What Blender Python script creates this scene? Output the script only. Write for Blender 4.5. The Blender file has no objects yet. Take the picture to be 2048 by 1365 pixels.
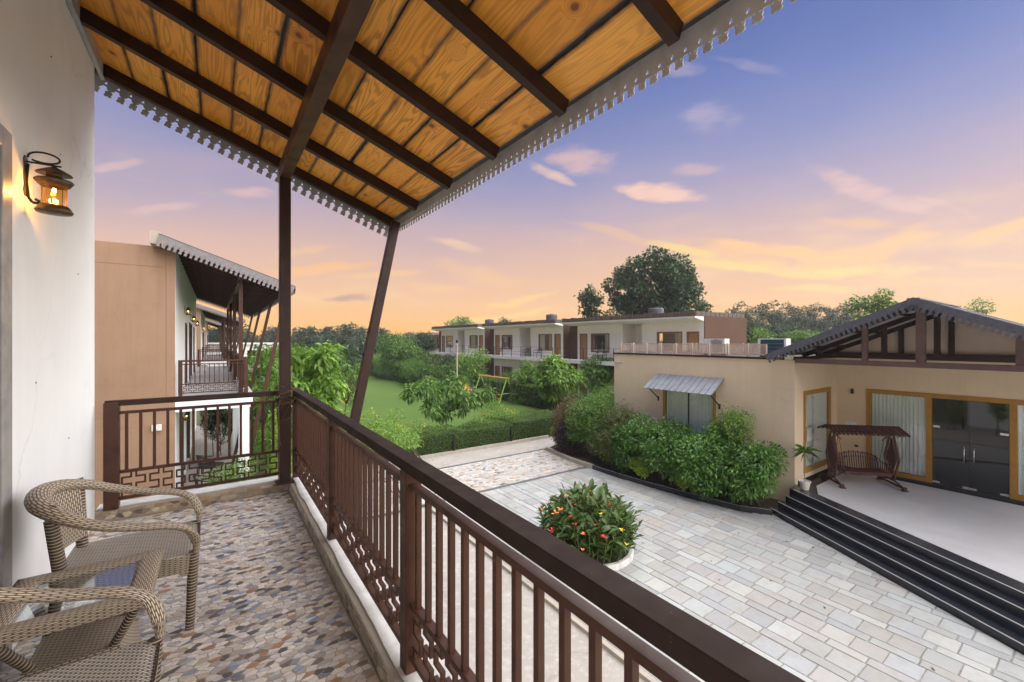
import bpy, math, random
import numpy as np
from mathutils import Vector, Matrix, Euler, noise as mnoise
from math import radians as R, sin, cos, pi, sqrt

random.seed(7)
rng = np.random.default_rng(7)
sc = bpy.context.scene
col = sc.collection
PREVIEW = False

# ------------------------------------------------------------------ camera
cam_d = bpy.data.cameras.new('camera')
cam = bpy.data.objects.new('camera', cam_d)
col.objects.link(cam)
sc.camera = cam
cam.location = (0, 0, 1.6)
cam.rotation_euler = (R(90), 0, -math.atan2(.5714, .8206))
cam_d.sensor_width = 36
cam_d.lens = 36 * 853 / 2048
cam_d.shift_y = -0.0012
cam_d.clip_start = .05
cam_d.clip_end = 3000

# calibrated helper: pixel of the photograph -> point of the world on a known plane
def ray(u, v):
    r = (u - 1024) / 853
    return (.5714 + r * .8206, .8206 - r * .5714, (680 - v) / 853)
def at_y(u, v, Y):
    d = ray(u, v); k = Y / d[1]; return Vector((d[0] * k, Y, 1.6 + d[2] * k))
def at_z(u, v, Z):
    d = ray(u, v); k = (Z - 1.6) / d[2]; return Vector((d[0] * k, d[1] * k, Z))
def pix(X, Y, Z):
    F = .5714 * X + .8206 * Y; Rr = .8206 * X - .5714 * Y
    if F < .05: return None
    return (1024 + 853 * Rr / F, 680 - 853 * (Z - 1.6) / F, F)

# ------------------------------------------------------------------ light
EXPO = 2.8
sc.view_settings.view_transform = 'Standard'
sc.view_settings.look = 'None'
sc.view_settings.exposure = EXPO
sc.view_settings.gamma = 1
sc.view_settings.use_curve_mapping = False
SUN_DIR = Vector((.56, -.36, .50)).normalized()          # towards the light
sun_d = bpy.data.lights.new('sun', 'SUN')
sun_d.energy = 1.5
sun_d.angle = R(140)
sun_d.color = (1, .965, .92)
sun = bpy.data.objects.new('sun', sun_d)
col.objects.link(sun)
sun.rotation_euler = SUN_DIR.to_track_quat('Z', 'Y').to_euler()
sun.location = (0, 0, 40)

class NT:
    """tiny node-tree writer"""
    def __init__(s, tree): s.t = tree; s.n = tree.nodes; s.l = tree.links
    def add(s, typ, **kw):
        nd = s.n.new(typ)
        for k, v in kw.items(): setattr(nd, k, v)
        return nd
    def put(s, sock, val):
        if isinstance(val, bpy.types.NodeSocket): s.l.new(val, sock)
        elif val is not None:
            if sock.type == 'RGBA' and not isinstance(val, (int, float)) and len(val) == 3: val = (*val, 1)
            sock.default_value = val
    def math(s, op, a, b=None, c=None, clamp=False):
        nd = s.add('ShaderNodeMath', operation=op, use_clamp=clamp)
        s.put(nd.inputs[0], a); s.put(nd.inputs[1], b); s.put(nd.inputs[2], c)
        return nd.outputs[0]
    def vmath(s, op, a, b=None):
        nd = s.add('ShaderNodeVectorMath', operation=op)
        s.put(nd.inputs[0], a)
        if op == 'SCALE': s.put(nd.inputs[3], b)
        elif b is not None: s.put(nd.inputs[1], b)
        return nd.outputs['Value'] if op in ('DOT_PRODUCT', 'LENGTH', 'DISTANCE') else nd.outputs['Vector']
    def mix(s, f, a, b, blend='MIX'):
        nd = s.add('ShaderNodeMix', data_type='RGBA', blend_type=blend)
        s.put(nd.inputs[0], f); s.put(nd.inputs[6], a); s.put(nd.inputs[7], b)
        return nd.outputs[2]
    def ramp(s, f, stops, interp='LINEAR'):
        nd = s.add('ShaderNodeValToRGB')
        cr = nd.color_ramp; cr.interpolation = interp
        while len(cr.elements) < len(stops): cr.elements.new(.5)
        for e, (p, c) in zip(cr.elements, stops):
            e.position = p
            e.color = (c, c, c, 1) if isinstance(c, (int, float)) else (*c, 1)
        s.put(nd.inputs[0], f)
        return nd.outputs[0]
    def noise(s, vec, scale, detail=3, rough=.55, dist=0):
        nd = s.add('ShaderNodeTexNoise')
        s.put(nd.inputs['Vector'], vec); s.put(nd.inputs['Scale'], scale)
        s.put(nd.inputs['Detail'], detail); s.put(nd.inputs['Roughness'], rough); s.put(nd.inputs['Distortion'], dist)
        return nd.outputs['Fac']
    def noisec(s, vec, scale, detail=3, rough=.55):
        nd = s.add('ShaderNodeTexNoise')
        s.put(nd.inputs['Vector'], vec); s.put(nd.inputs['Scale'], scale)
        s.put(nd.inputs['Detail'], detail); s.put(nd.inputs['Roughness'], rough)
        return nd.outputs['Color']
    def voro(s, vec, scale, feature='F1', out='Distance'):
        nd = s.add('ShaderNodeTexVoronoi', feature=feature)
        s.put(nd.inputs['Vector'], vec); s.put(nd.inputs['Scale'], scale)
        return nd.outputs[out]
    def mapv(s, vec, scale=(1, 1, 1), loc=(0, 0, 0), rot=(0, 0, 0)):
        nd = s.add('ShaderNodeMapping')
        s.put(nd.inputs['Vector'], vec)
        nd.inputs['Scale'].default_value = scale; nd.inputs['Location'].default_value = loc
        nd.inputs['Rotation'].default_value = rot
        return nd.outputs[0]
    def maprange(s, v, a, b, c=0, d=1, smooth=False):
        nd = s.add('ShaderNodeMapRange')
        if smooth: nd.interpolation_type = 'SMOOTHSTEP'
        s.put(nd.inputs[0], v)
        for i, k in enumerate((a, b, c, d)): s.put(nd.inputs[i + 1], k)
        return nd.outputs[0]

# ------------------------------------------------------------------ sky
world = bpy.data.worlds.new('World')
sc.world = world
world.use_nodes = True
W = NT(world.node_tree)
W.n.clear()
w_out = W.add('ShaderNodeOutputWorld')
tc = W.add('ShaderNodeTexCoord')
dirv = tc.outputs['Generated']
sky = W.add('ShaderNodeTexSky', sky_type='NISHITA')
sky.sun_disc = False
sky.sun_elevation = math.asin(SUN_DIR.z)
sky.sun_rotation = math.atan2(SUN_DIR.x, SUN_DIR.y)
sky.altitude = 200
bg0 = W.add('ShaderNodeBackground'); W.put(bg0.inputs[0], sky.outputs[0]); bg0.inputs[1].default_value = .004
sep = W.add('ShaderNodeSeparateXYZ'); W.put(sep.inputs[0], dirv)
zz = sep.outputs[2]
wob = W.math('MULTIPLY_ADD', W.noise(W.mapv(dirv, (1.2, 1.2, 3.5)), 1.5, 3), .12, -.06)
zw = W.math('ADD', zz, wob)
grad = W.ramp(W.maprange(zw, 0, 1), [
    (0.0, (1.0, .47, .085)), (.055, (.96, .465, .125)), (.11, (.87, .465, .205)), (.19, (.74, .43, .30)),
    (.27, (.50, .36, .41)), (.36, (.29, .27, .45)), (.46, (.145, .18, .42)), (.56, (.075, .11, .34)),
    (.70, (.065, .09, .29)), (1.0, (.13, .16, .33))])
# a little cooler / pinker towards the right of the view, warmer over the lawn
az = W.vmath('DOT_PRODUCT', dirv, (.9, -.35, 0))
grad = W.mix(W.maprange(az, .2, 1.0, 0, .30), grad, W.mix(1.0, grad, (.92, .97, 1.18), 'MULTIPLY'))
# --- clouds: thin streaks that lie in a high layer, plus a few lit wisps
dist = W.noisec(W.mapv(dirv, (1, 1, 2)), 5, 4)
dwarp = W.vmath('ADD', dirv, W.vmath('SCALE', W.vmath('SUBTRACT', dist, (.5, .5, .5)), .055))
fine = W.noise(W.mapv(dirv, (1, 1, 3.0)), 13, 7, .65)
layer = W.noise(W.mapv(dwarp, (1.0, 1.0, 5.5), (3.1, .4, .2), (0, R(6), 0)), 2.6, 6, .6)
lowmask = W.maprange(zz, .42, .06, 0, 1, True)
streak = W.math('MULTIPLY', W.maprange(layer, .52, .72, 0, .7, True), lowmask)
cloud_col = W.ramp(W.maprange(zz, 0, .6), [(0, (1.0, .56, .17)), (.3, (.97, .60, .28)), (.55, (.82, .50, .40)), (1, (.50, .40, .52))])
skycol = W.mix(streak, grad, cloud_col)
# wisps: (u, v, half length, half height, tilt deg, strength, colour)
OR = (1.0, .56, .20); PK = (.86, .52, .42); GD = (1.0, .66, .17)
wisps = [(1320, 382, 105, 22, 6, .95, (.95, .58, .42)), (1165, 318, 75, 34, 0, .6, PK), (1105, 352, 62, 14, 28, .75, (.9, .58, .42)),
         (1418, 232, 62, 34, -8, .42, (.62, .47, .55)), (1345, 140, 78, 18, 4, .4, (.55, .42, .5)),
         (1745, 385, 150, 20, 22, .7, PK), (1495, 132, 90, 10, 14, .3, (.5, .4, .5)), (1392, 332, 55, 16, -4, .4, PK),
         (1580, 535, 260, 16, 1, .9, GD), (1480, 515, 150, 16, 8, .6, OR), (1700, 505, 160, 18, -10, .75, OR),
         (1640, 572, 90, 11, -2, .7, GD), (2010, 465, 90, 20, -16, .75, OR), (2000, 530, 70, 8, 4, .5, OR),
         (915, 492, 75, 11, 15, .6, (.95, .60, .36)), (640, 540, 120, 13, -3, .75, (1.0, .50, .16)), (880, 575, 90, 10, 0, .5, OR),
         (505, 386, 60, 14, 4, .6, PK), (325, 418, 70, 12, -6, .5, PK), (225, 333, 60, 9, -8, .5, PK),
         (690, 598, 55, 8, 0, .75, (.52, .26, .16)), (1010, 632, 110, 9, -8, .8, (1.0, .62, .16)), (960, 545, 120, 22, 10, .4, OR),
         (1810, 560, 130, 12, 3, .45, OR),
         (1560, 500, 210, 15, 5, .95, OR), (1450, 535, 110, 9, 3, .9, GD), (1790, 490, 60, 22, -30, .6, OR), (1880, 415, 70, 9, 22, .5, PK), (1710, 440, 80, 14, 10, .5, OR),
         (1390, 510, 120, 12, 16, .8, GD), (1040, 600, 120, 8, -12, .7, (1.0, .60, .15)), (760, 555, 110, 9, -4, .6, OR), (620, 505, 90, 8, -6, .4, OR), (1230, 470, 120, 12, 14, .35, OR)]
for (u, v, hl, hh, tilt, st, cc) in wisps:
    c = Vector(ray(u, v)); k = c.length
    t = (Vector(ray(u + 60 * cos(R(tilt)), v + 60 * sin(R(tilt)))) - c).normalized()
    c.normalize(); t = (t - c * t.dot(c)).normalized(); nn = c.cross(t)
    sa = 853 * k / hl; sb = 853 * k / hh
    # one matrix-like pair of dot products
    a = W.vmath('DOT_PRODUCT', dwarp, t * sa); b = W.vmath('DOT_PRODUCT', dwarp, nn * sb)
    d2 = W.math('ADD', W.math('MULTIPLY', a, a), W.math('MULTIPLY', b, b))
    d2 = W.math('MULTIPLY_ADD', fine, 2.4, d2)
    m = W.maprange(d2, 1.1, 2.25, st*1.15, 0, True)
    fr = W.math('GREATER_THAN', W.vmath('DOT_PRODUCT', dirv, c), .3)
    skycol = W.mix(W.math('MULTIPLY', m, fr), skycol, cc)
# below the horizon the air over far ground
skycol = W.mix(W.maprange(zz, -.02, -.10, 0, 1), skycol, (.30, .28, .24))
bg1 = W.add('ShaderNodeBackground'); W.put(bg1.inputs[0], skycol)
bg1.inputs[1].default_value = .93 / (2 ** EXPO)
adds = W.add('ShaderNodeAddShader')
W.put(adds.inputs[0], bg0.outputs[0]); W.put(adds.inputs[1], bg1.outputs[0])
W.put(w_out.inputs[0], adds.outputs[0])
try:
    world.cycles.sampling_method = 'MANUAL'; world.cycles.sample_map_resolution = 512
except Exception: pass

# ------------------------------------------------------------------ materials
MATS = {}
def new_mat(name):
    m = bpy.data.materials.new(name); m.use_nodes = True
    T = NT(m.node_tree); T.n.clear()
    out = T.add('ShaderNodeOutputMaterial')
    p = T.add('ShaderNodeBsdfPrincipled')
    T.put(out.inputs[0], p.outputs[0])
    T.p = p; T.out = out; T.m = m
    T.tc = T.add('ShaderNodeTexCoord')
    T.obj = T.tc.outputs['Object']; T.uv = T.tc.outputs['UV']
    MATS[name] = m
    return T
def bump(T, h, strength=.3, distance=.01):
    b = T.add('ShaderNodeBump'); T.put(b.inputs['Height'], h)
    b.inputs['Strength'].default_value = strength; b.inputs['Distance'].default_value = distance
    T.put(T.p.inputs['Normal'], b.outputs[0])
def world_pos(T):
    return T.add('ShaderNodeNewGeometry').outputs['Position']

def plaster(name, colr, dark, spec=.25, rough=.75, streaks=.25, sc_=1.0, bumpk=.15):
    T = new_mat(name); P = world_pos(T)
    big = T.noise(P, .7 * sc_, 4); st = T.noise(T.mapv(P, (6, 6, .35)), 1.3, 5, .6)
    fine = T.noise(P, 38, 3)
    f = T.math('ADD', T.math('MULTIPLY', T.maprange(st, .45, .8), streaks), T.math('MULTIPLY', T.maprange(big, .4, .75), .35), clamp=True)
    c = T.mix(f, colr, dark)
    ck = T.maprange(T.voro(T.vmath('ADD', P, T.vmath('SCALE', T.noisec(P, 1.7, 4), .7)), .5, 'DISTANCE_TO_EDGE'), .0, .006, .28, 0)
    c = T.mix(T.math('MULTIPLY', ck, T.maprange(big, .45, .6)), c, tuple(x*.55 for x in dark))
    sp = T.maprange(T.noise(P, 55, 2), .735, .76, 0, .35)
    c = T.mix(sp, c, tuple(x*.6 for x in dark))
    mott = T.noise(P, 3.3, 5, .65)
    c = T.mix(T.maprange(mott, .5, .8, 0, .5), c, dark)
    T.put(T.p.inputs['Base Color'], c)
    T.p.inputs['Roughness'].default_value = rough; T.p.inputs['Specular IOR Level'].default_value = spec
    bump(T, T.math('ADD', T.math('MULTIPLY', fine, .5), big), bumpk, .004)
    return T.m
plaster('white_paint', (.84, .86, .87), (.72, .735, .745), .3, .55, .35)
plaster('far_white', (.82, .80, .76), (.68, .655, .60), .2, .8, .4)
plaster('tan_plaster', (0.336, 0.214, 0.139), (0.252, 0.155, 0.097), .2, .85, .45)
plaster('hall_beige', (0.718, 0.584, 0.409), (0.635, 0.511, 0.354), .2, .85, .45)
plaster('gable_panel', (.60, .47, .38), (.52, .41, .32), .2, .8, .3)
plaster('soffit_white', (.74, .73, .70), (.6, .59, .56), .2, .8, .2)
plaster('far_beige', (.45, .33, .22), (.36, .26, .17), .2, .85, .3)
plaster('brown_wall', (.115, .062, .042), (.085, .045, .03), .2, .85, .3)
plaster('white_ledge', (0.681, 0.672, 0.653), (0.368, 0.340, 0.304), .25, .7, .5, 6)
plaster('cement', (.42, .37, .31), (.27, .23, .18), .2, .9, .4, 6, .4)

def metal_paint(name, c, c2, rough=.42):
    T = new_mat(name)
    n = T.noise(T.obj, 9, 4); s = T.noise(T.obj, 120, 2)
    cc = T.mix(T.maprange(n, .42, .72), c, c2)
    specks = T.maprange(s, .76, .80)
    cc = T.mix(T.math('MULTIPLY', specks, .5), cc, (.35, .28, .22))
    T.put(T.p.inputs['Base Color'], cc)
    T.put(T.p.inputs['Roughness'], T.maprange(n, .3, .8, rough - .06, rough + .15))
    bump(T, T.math('ADD', n, T.math('MULTIPLY', s, .15)), .12, .003)
    if max(c) < .2: T.p.inputs['Specular IOR Level'].default_value = .22
    dust = T.maprange(T.noise(T.mapv(T.obj, (1, 1, 1), (5, 2, 9)), 4.5, 6, .7), .56, .75, 0, .30)
    T.put(T.p.inputs['Base Color'], T.mix(dust, cc, tuple(x*1.5+.02 for x in c)))
    return T.m
metal_paint('brown_metal', (0.074, 0.033, 0.021), (0.051, 0.024, 0.016))
metal_paint('dark_metal', (0.037, 0.018, 0.014), (0.026, 0.014, 0.011), .4)
metal_paint('rail_cap', (0.032, 0.018, 0.013), (0.026, 0.015, 0.011), .75)
metal_paint('mauve_metal', (0.145, 0.089, 0.081), (0.111, 0.068, 0.060), .45)
metal_paint('black_metal', (.02, .02, .02), (.03, .03, .03), .5)
metal_paint('grey_metal', (.34, .34, .34), (.26, .26, .27), .45)
metal_paint('trim_grey', (0.357, 0.348, 0.340), (0.289, 0.281, 0.281), .6)
metal_paint('trim_grey_lit', (0.442, 0.433, 0.425), (0.340, 0.336, 0.332), .6)  # lighter copy of trim_grey; light on the eave's inner face painted in
metal_paint('trim_mauve', (0.204, 0.187, 0.191), (0.162, 0.149, 0.153), .6)
metal_paint('trim_blue_grey', (0.106, 0.111, 0.128), (0.081, 0.085, 0.102), .5)
metal_paint('sheet_dark', (.07, .075, .09), (.05, .055, .065), .4)
metal_paint('rust_brown', (.085, .036, .026), (.05, .022, .017), .6)
metal_paint('steel', (.55, .55, .55), (.5, .5, .5), .25)
metal_paint('lime_metal', (.38, .62, .12), (.3, .5, .1), .45)
metal_paint('orange_metal', (.75, .36, .06), (.6, .28, .05), .45)
metal_paint('tank_grey', (.10, .105, .11), (.13, .13, .13), .5)
metal_paint('white_metal', (.72, .73, .70), (.6, .61, .58), .4)
metal_paint('aluminium', (.34, .33, .32), (.24, .24, .25), .35)
metal_paint('blue_panel', (.03, .07, .10), (.02, .05, .08), .3)

def simple(name, c, rough=.6, spec=.3, c2=None, scale=20, bumpk=0.):
    T = new_mat(name)
    n = T.noise(T.obj, scale, 3)
    T.put(T.p.inputs['Base Color'], T.mix(T.maprange(n, .35, .7), c, c2 or tuple(x * .8 for x in c)))
    T.p.inputs['Roughness'].default_value = rough; T.p.inputs['Specular IOR Level'].default_value = spec
    if bumpk: bump(T, n, bumpk, .01)
    return T
simple('yellow_frame', (0.391, 0.200, 0.025), .5, .35, (0.323, 0.162, 0.021), 6)
simple('door_wood', (.42, .235, .10), .55, .3, (.34, .18, .07), 8)
simple('door_dark', (.12, .06, .04), .55, .3)
simple('frame_wood', (.22, .14, .09), .5, .3)
simple('curtain', (.82, .86, .83), .9, .1, (.76, .80, .77), 30)
simple('curtain_warm', (.5, .45, .33), .9, .1)
simple('parapet_tile', (.15, .115, .10), .8, .2, (.11, .085, .075), 6, .2)
simple('pot_white', (.72, .70, .62), .5, .3)
simple('soil', (.10, .075, .055), .95, .1, (.06, .045, .03), 14, .8)
simple('bark', (.16, .12, .09), .9, .1, (.09, .07, .05), 12, .6)
simple('bark_pale', (.34, .31, .27), .9, .1, (.2, .18, .15), 6, .4)
simple('lattice_pink', (.56, .44, .36), .8, .2, (.5, .39, .31), 9)
simple('granite_edge', (.36, .35, .34), .35, .4)
simple('white_plastic', (.75, .75, .72), .4, .4)
simple('petal_orange', (.85, .16, .05), .5, .3, (.9, .28, .1), 30)
simple('petal_red', (.55, .02, .02), .5, .3, (.4, .01, .01), 30)
simple('petal_yellow', (.85, .60, .04), .5, .3, (.8, .5, .02), 30)
simple('stem_green', (.14, .16, .05), .7, .2)
simple('twig', (.13, .085, .055), .9, .1, (.08, .05, .035), 40, .5)
simple('water_white', (.7, .7, .7), .4, .3)
simple('brass_old', (.13, .085, .045), .45, .5, (.07, .045, .03), 30, .4)
MATS['brass_old'].node_tree.nodes['Principled BSDF'].inputs['Metallic'].default_value = .6
MATS['steel'].node_tree.nodes['Principled BSDF'].inputs['Metallic'].default_value = .9

# pine planks: contour lines of stretched noise read as cathedral grain
T = new_mat('pine_plank')
oi = T.add('ShaderNodeObjectInfo')
off = T.vmath('SCALE', (13.1, 7.7, 5.3), oi.outputs['Random'])
cx_ = T.add('ShaderNodeCombineXYZ'); T.put(cx_.inputs[0], T.maprange(oi.outputs['Random'], 0, 1, 5.5, 10.5)); T.put(cx_.inputs[1], T.maprange(T.math('FRACT', T.math('MULTIPLY', oi.outputs['Random'], 17.3)), 0, 1, .28, .85)); cx_.inputs[2].default_value = 1
g = T.vmath('ADD', T.vmath('MULTIPLY', T.obj, cx_.outputs[0]), off)
f0 = T.noise(g, 1.0, 2, .4, .12)
kn = T.add('ShaderNodeTexVoronoi', feature='F1', voronoi_dimensions='2D'); T.put(kn.inputs['Vector'], T.vmath('ADD', T.mapv(T.obj, (1, .8, 0)), off)); kn.inputs['Scale'].default_value = 2.4
kd = kn.outputs['Distance']
knotf = T.maprange(kd, .0, .17, 1, 0, True)
f1 = T.math('ADD', f0, T.math('MULTIPLY', knotf, .28))
ring = T.math('SINE', T.math('MULTIPLY', f1, 88))
ring = T.maprange(ring, -.3, 1, 0, 1, True)
fib = T.noise(T.vmath('ADD', T.mapv(T.obj, (160, 5, 1)), off), 1, 3)
tone = T.noise(T.vmath('ADD', T.mapv(T.obj, (1.5, .6, 1)), off), 1.2, 3)
base = T.mix(T.maprange(tone, .3, .7), (.96, .445, .065), (.86, .335, .04))
base = T.mix(1.0, base, T.ramp(oi.outputs['Random'], [(0, (.78, .74, .68)), (.5, (1.0, 1.0, 1.0)), (1, (1.1, 1.12, 1.2))]), 'MULTIPLY')
base = T.mix(T.maprange(oi.outputs['Random'], 0, 1, 0, .25), base, (.66, .36, .11))
rs = T.math('MULTIPLY', ring, T.maprange(T.math('FRACT', T.math('MULTIPLY', oi.outputs['Random'], 41.7)), 0, 1, .22, .62))
cc = T.mix(rs, base, (.34, .125, .028))
cc = T.mix(T.maprange(fib, .5, .8, 0, .35), cc, (.25, .09, .02))
ks = T.add('ShaderNodeSeparateColor'); T.put(ks.inputs[0], kn.outputs['Color'])
kg = T.math('GREATER_THAN', ks.outputs[0], .42)
cc = T.mix(T.math('MULTIPLY', T.maprange(kd, .055, .035, 0, .92), kg), cc, (.05, .02, .012))
cc = T.mix(T.math('MULTIPLY', T.maprange(kd, .10, .055, 0, .45), kg), cc, (.30, .10, .025))
# dark of the gaps painted along each board's edges, so seams show
sx = T.add('ShaderNodeSeparateXYZ'); T.put(sx.inputs[0], T.obj)
edge = T.maprange(T.math('ABSOLUTE', sx.outputs[0]), .098, .124, 0, 1, True)
cc = T.mix(T.math('MULTIPLY', edge, T.maprange(T.noise(T.obj, 7, 3), .3, .6, .45, .95)), cc, (.13, .065, .035))
T.put(T.p.inputs['Base Color'], cc)
T.p.inputs['Roughness'].default_value = .42
T.p.inputs['Specular IOR Level'].default_value = .4
bump(T, T.math('ADD', ring, fib), .18, .002)

def attr_mat(name, rough=.6, spec=.3, nscale=30, dark=.82, bumpk=.25, bd=.004, stain=None):
    T = new_mat(name)
    at = T.add('ShaderNodeAttribute', attribute_name='tint')
    P = world_pos(T)
    n = T.noise(P, nscale, 4, .6)
    c = T.mix(T.maprange(n, .3, .75), at.outputs['Color'], T.mix(1.0, at.outputs['Color'], (dark,) * 3, 'MULTIPLY'))
    if stain:
        st = T.maprange(T.noise(P, .9, 5, .62), .48, .72, 0, .6)
        c = T.mix(st, c, stain)
        st2 = T.maprange(T.noise(P, 3.1, 5, .7), .52, .70, 0, .5)
        c = T.mix(st2, c, tuple(x * .8 for x in stain))
    T.put(T.p.inputs['Base Color'], c)
    T.p.inputs['Roughness'].default_value = rough; T.p.inputs['Specular IOR Level'].default_value = spec
    bump(T, n, bumpk, bd)
    return T.m
attr_mat('mosaic_chip', .38, .45, 60, .72, .3, .002)
attr_mat('paving_stone', .62, .3, 9, .88, .5, .006, (.37, .33, .29))
simple('grout', (0.494, 0.437, 0.361), .9, .15, (0.361, 0.314, 0.257), 25, .3)
simple('joint_dark', (.30, .29, .265), .95, .1, (.18, .17, .15), 5, .5)

def foliage(name, c0, c1, c2, transl=.28, rough=.45, spec=.35):
    T = new_mat(name)
    at = T.add('ShaderNodeAttribute', attribute_name='tint')
    c = T.ramp(at.outputs['Fac'], [(0, c0), (.5, c1), (1, c2)])
    T.put(T.p.inputs['Base Color'], c)
    T.p.inputs['Roughness'].default_value = rough; T.p.inputs['Specular IOR Level'].default_value = spec
    tr = T.add('ShaderNodeBsdfTranslucent'); T.put(tr.inputs[0], T.mix(1.0, c, (1.1, 1.25, .6), 'MULTIPLY'))
    mx = T.add('ShaderNodeMixShader'); mx.inputs[0].default_value = transl
    T.put(mx.inputs[1], T.p.outputs[0]); T.put(mx.inputs[2], tr.outputs[0]); T.put(T.out.inputs[0], mx.outputs[0])
    return T.m
foliage('leaf_mid', (0.060, 0.121, 0.020), (0.110, 0.209, 0.039), (0.209, 0.340, 0.066))
foliage('leaf_fresh', (0.094, 0.176, 0.027), (0.165, 0.296, 0.044), (0.308, 0.461, 0.077))
foliage('leaf_dark', (0.016, 0.041, 0.013), (0.032, 0.068, 0.018), (0.059, 0.108, 0.032))
foliage('leaf_gloss', (0.039, 0.104, 0.015), (0.082, 0.198, 0.029), (0.186, 0.351, 0.055), .24, .36, .45)
foliage('leaf_olive', (0.060, 0.077, 0.020), (0.110, 0.131, 0.033), (0.186, 0.198, 0.050))
foliage('leaf_lime', (0.143, 0.220, 0.022), (0.285, 0.395, 0.044), (0.461, 0.549, 0.077))
foliage('leaf_red', (0.081, 0.041, 0.018), (0.135, 0.081, 0.027), (0.198, 0.135, 0.036))
foliage('leaf_purple', (0.027, 0.016, 0.020), (0.050, 0.032, 0.032), (0.081, 0.050, 0.045))
foliage('leaf_hedge', (0.050, 0.094, 0.016), (0.088, 0.159, 0.031), (0.149, 0.236, 0.050))
foliage('leaf_far', (0.016, 0.034, 0.013), (0.031, 0.056, 0.018), (0.054, 0.088, 0.027), .15)
foliage('leaf_canna', (0.041, 0.077, 0.020), (0.077, 0.131, 0.032), (0.153, 0.198, 0.045), .22, .35, .45)
foliage('leaf_yellow', (0.450, 0.315, 0.027), (0.675, 0.468, 0.036), (0.765, 0.585, 0.072))

# glass
def glass(name, tint, gloss, rough=.02):
    T = new_mat(name); T.n.remove(T.p)
    tr = T.add('ShaderNodeBsdfTransparent'); tr.inputs[0].default_value = (*tint, 1)
    gl = T.add('ShaderNodeBsdfGlossy'); gl.inputs['Roughness'].default_value = rough
    lw_ = T.add('ShaderNodeLayerWeight'); lw_.inputs[0].default_value = .5
    fr_ = T.math('MULTIPLY_ADD', T.math('POWER', lw_.outputs['Facing'], 4.5), .8, .045)
    mx = T.add('ShaderNodeMixShader')
    T.put(mx.inputs[0], T.math('ADD', fr_, gloss, clamp=True))
    T.put(mx.inputs[1], tr.outputs[0]); T.put(mx.inputs[2], gl.outputs[0]); T.put(T.out.inputs[0], mx.outputs[0])
glass('glass_clear', (.92, .95, .94), .06)
glass('glass_window', (.93, .95, .94), .03)
glass('glass_amber', (1.0, .72, .36), .02)
glass('glass_table', (.90, .94, .95), .12, .05)
T = new_mat('glass_dark')
T.p.inputs['Base Color'].default_value = (.012, .013, .014, 1); T.p.inputs['Roughness'].default_value = .03
T.p.inputs['IOR'].default_value = 1.55
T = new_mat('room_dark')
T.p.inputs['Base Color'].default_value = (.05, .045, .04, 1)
T = new_mat('lamp_glow')
em = T.add('ShaderNodeEmission'); em.inputs[0].default_value = (1, .62, .18, 1); em.inputs[1].default_value = 9
T.put(T.out.inputs[0], em.outputs[0])

# polished black granite with pale flecks
T = new_mat('black_granite'); P = world_pos(T)
v = T.voro(P, 55); n = T.noise(P, 30, 4)
fl = T.math('MULTIPLY', T.maprange(v, .16, .08), T.maprange(n, .5, .62))
T.put(T.p.inputs['Base Color'], T.mix(fl, T.mix(n, (.010, .012, .016), (.035, .038, .046)), (.20, .21, .23)))
T.p.inputs['Roughness'].default_value = .22
# white marble-like floor
T = new_mat('marble_floor'); P = world_pos(T)
n = T.noise(T.mapv(P, (1, 1, 1)), 1.1, 6, .6, .8); n2 = T.noise(P, 14, 4)
T.put(T.p.inputs['Base Color'], T.mix(T.maprange(n, .35, .75), (.53, .525, .525), T.mix(T.maprange(n2, .4, .7), (.44, .43, .43), (.49, .485, .48))))
T.p.inputs['Roughness'].default_value = .4
# concrete / cast flagstones
T = new_mat('concrete'); P = world_pos(T)
a = T.noise(P, .8, 6, .65); b = T.noise(P, 7, 5, .7); c = T.noise(P, 60, 2)
cc = T.mix(T.maprange(a, .35, .7), (.37, .34, .305), (.30, .27, .235))
cc = T.mix(T.maprange(b, .5, .75, 0, .6), cc, (.58, .55, .51))
d_ = T.noise(T.mapv(P, (1, 1, 1), (3, 7, 1)), 1.9, 6, .7)
cc = T.mix(T.maprange(d_, .52, .72, 0, .55), cc, (.30, .265, .22))
crack = T.maprange(T.voro(T.vmath('ADD', P, T.vmath('SCALE', T.noisec(P, 2.3, 3), .5)), .42, 'DISTANCE_TO_EDGE'), .0, .009, .38, 0)
cc = T.mix(crack, cc, (.16, .14, .12))
T.put(T.p.inputs['Base Color'], cc); T.p.inputs['Roughness'].default_value = .85
bump(T, T.math('ADD', b, T.math('MULTIPLY', c, .3)), .3, .008)
# lawn
T = new_mat('lawn_grass'); P = world_pos(T)
a = T.noise(P, .22, 4); b = T.noise(P, 45, 4, .7); c = T.noise(T.mapv(P, (1, .2, 1)), .8, 3)
cc = T.mix(T.maprange(a, .35, .7), (.10, .165, .038), (.135, .195, .046))
cc = T.mix(T.maprange(c, .45, .7, 0, .4), cc, (.14, .20, .05))
cc = T.mix(T.maprange(b, .35, .75), cc, (.055, .115, .022))
T.put(T.p.inputs['Base Color'], cc); T.p.inputs['Roughness'].default_value = .9; T.p.inputs['Specular IOR Level'].default_value = .1
bump(T, b, .8, .03)
T = new_mat('field_ground'); P = world_pos(T)
a = T.noise(P, .05, 5); b = T.noise(P, 1.2, 5)
T.put(T.p.inputs['Base Color'], T.mix(a, T.mix(b, (.05, .085, .025), (.09, .12, .035)), (.12, .11, .06)))
T.p.inputs['Roughness'].default_value = .95
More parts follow.
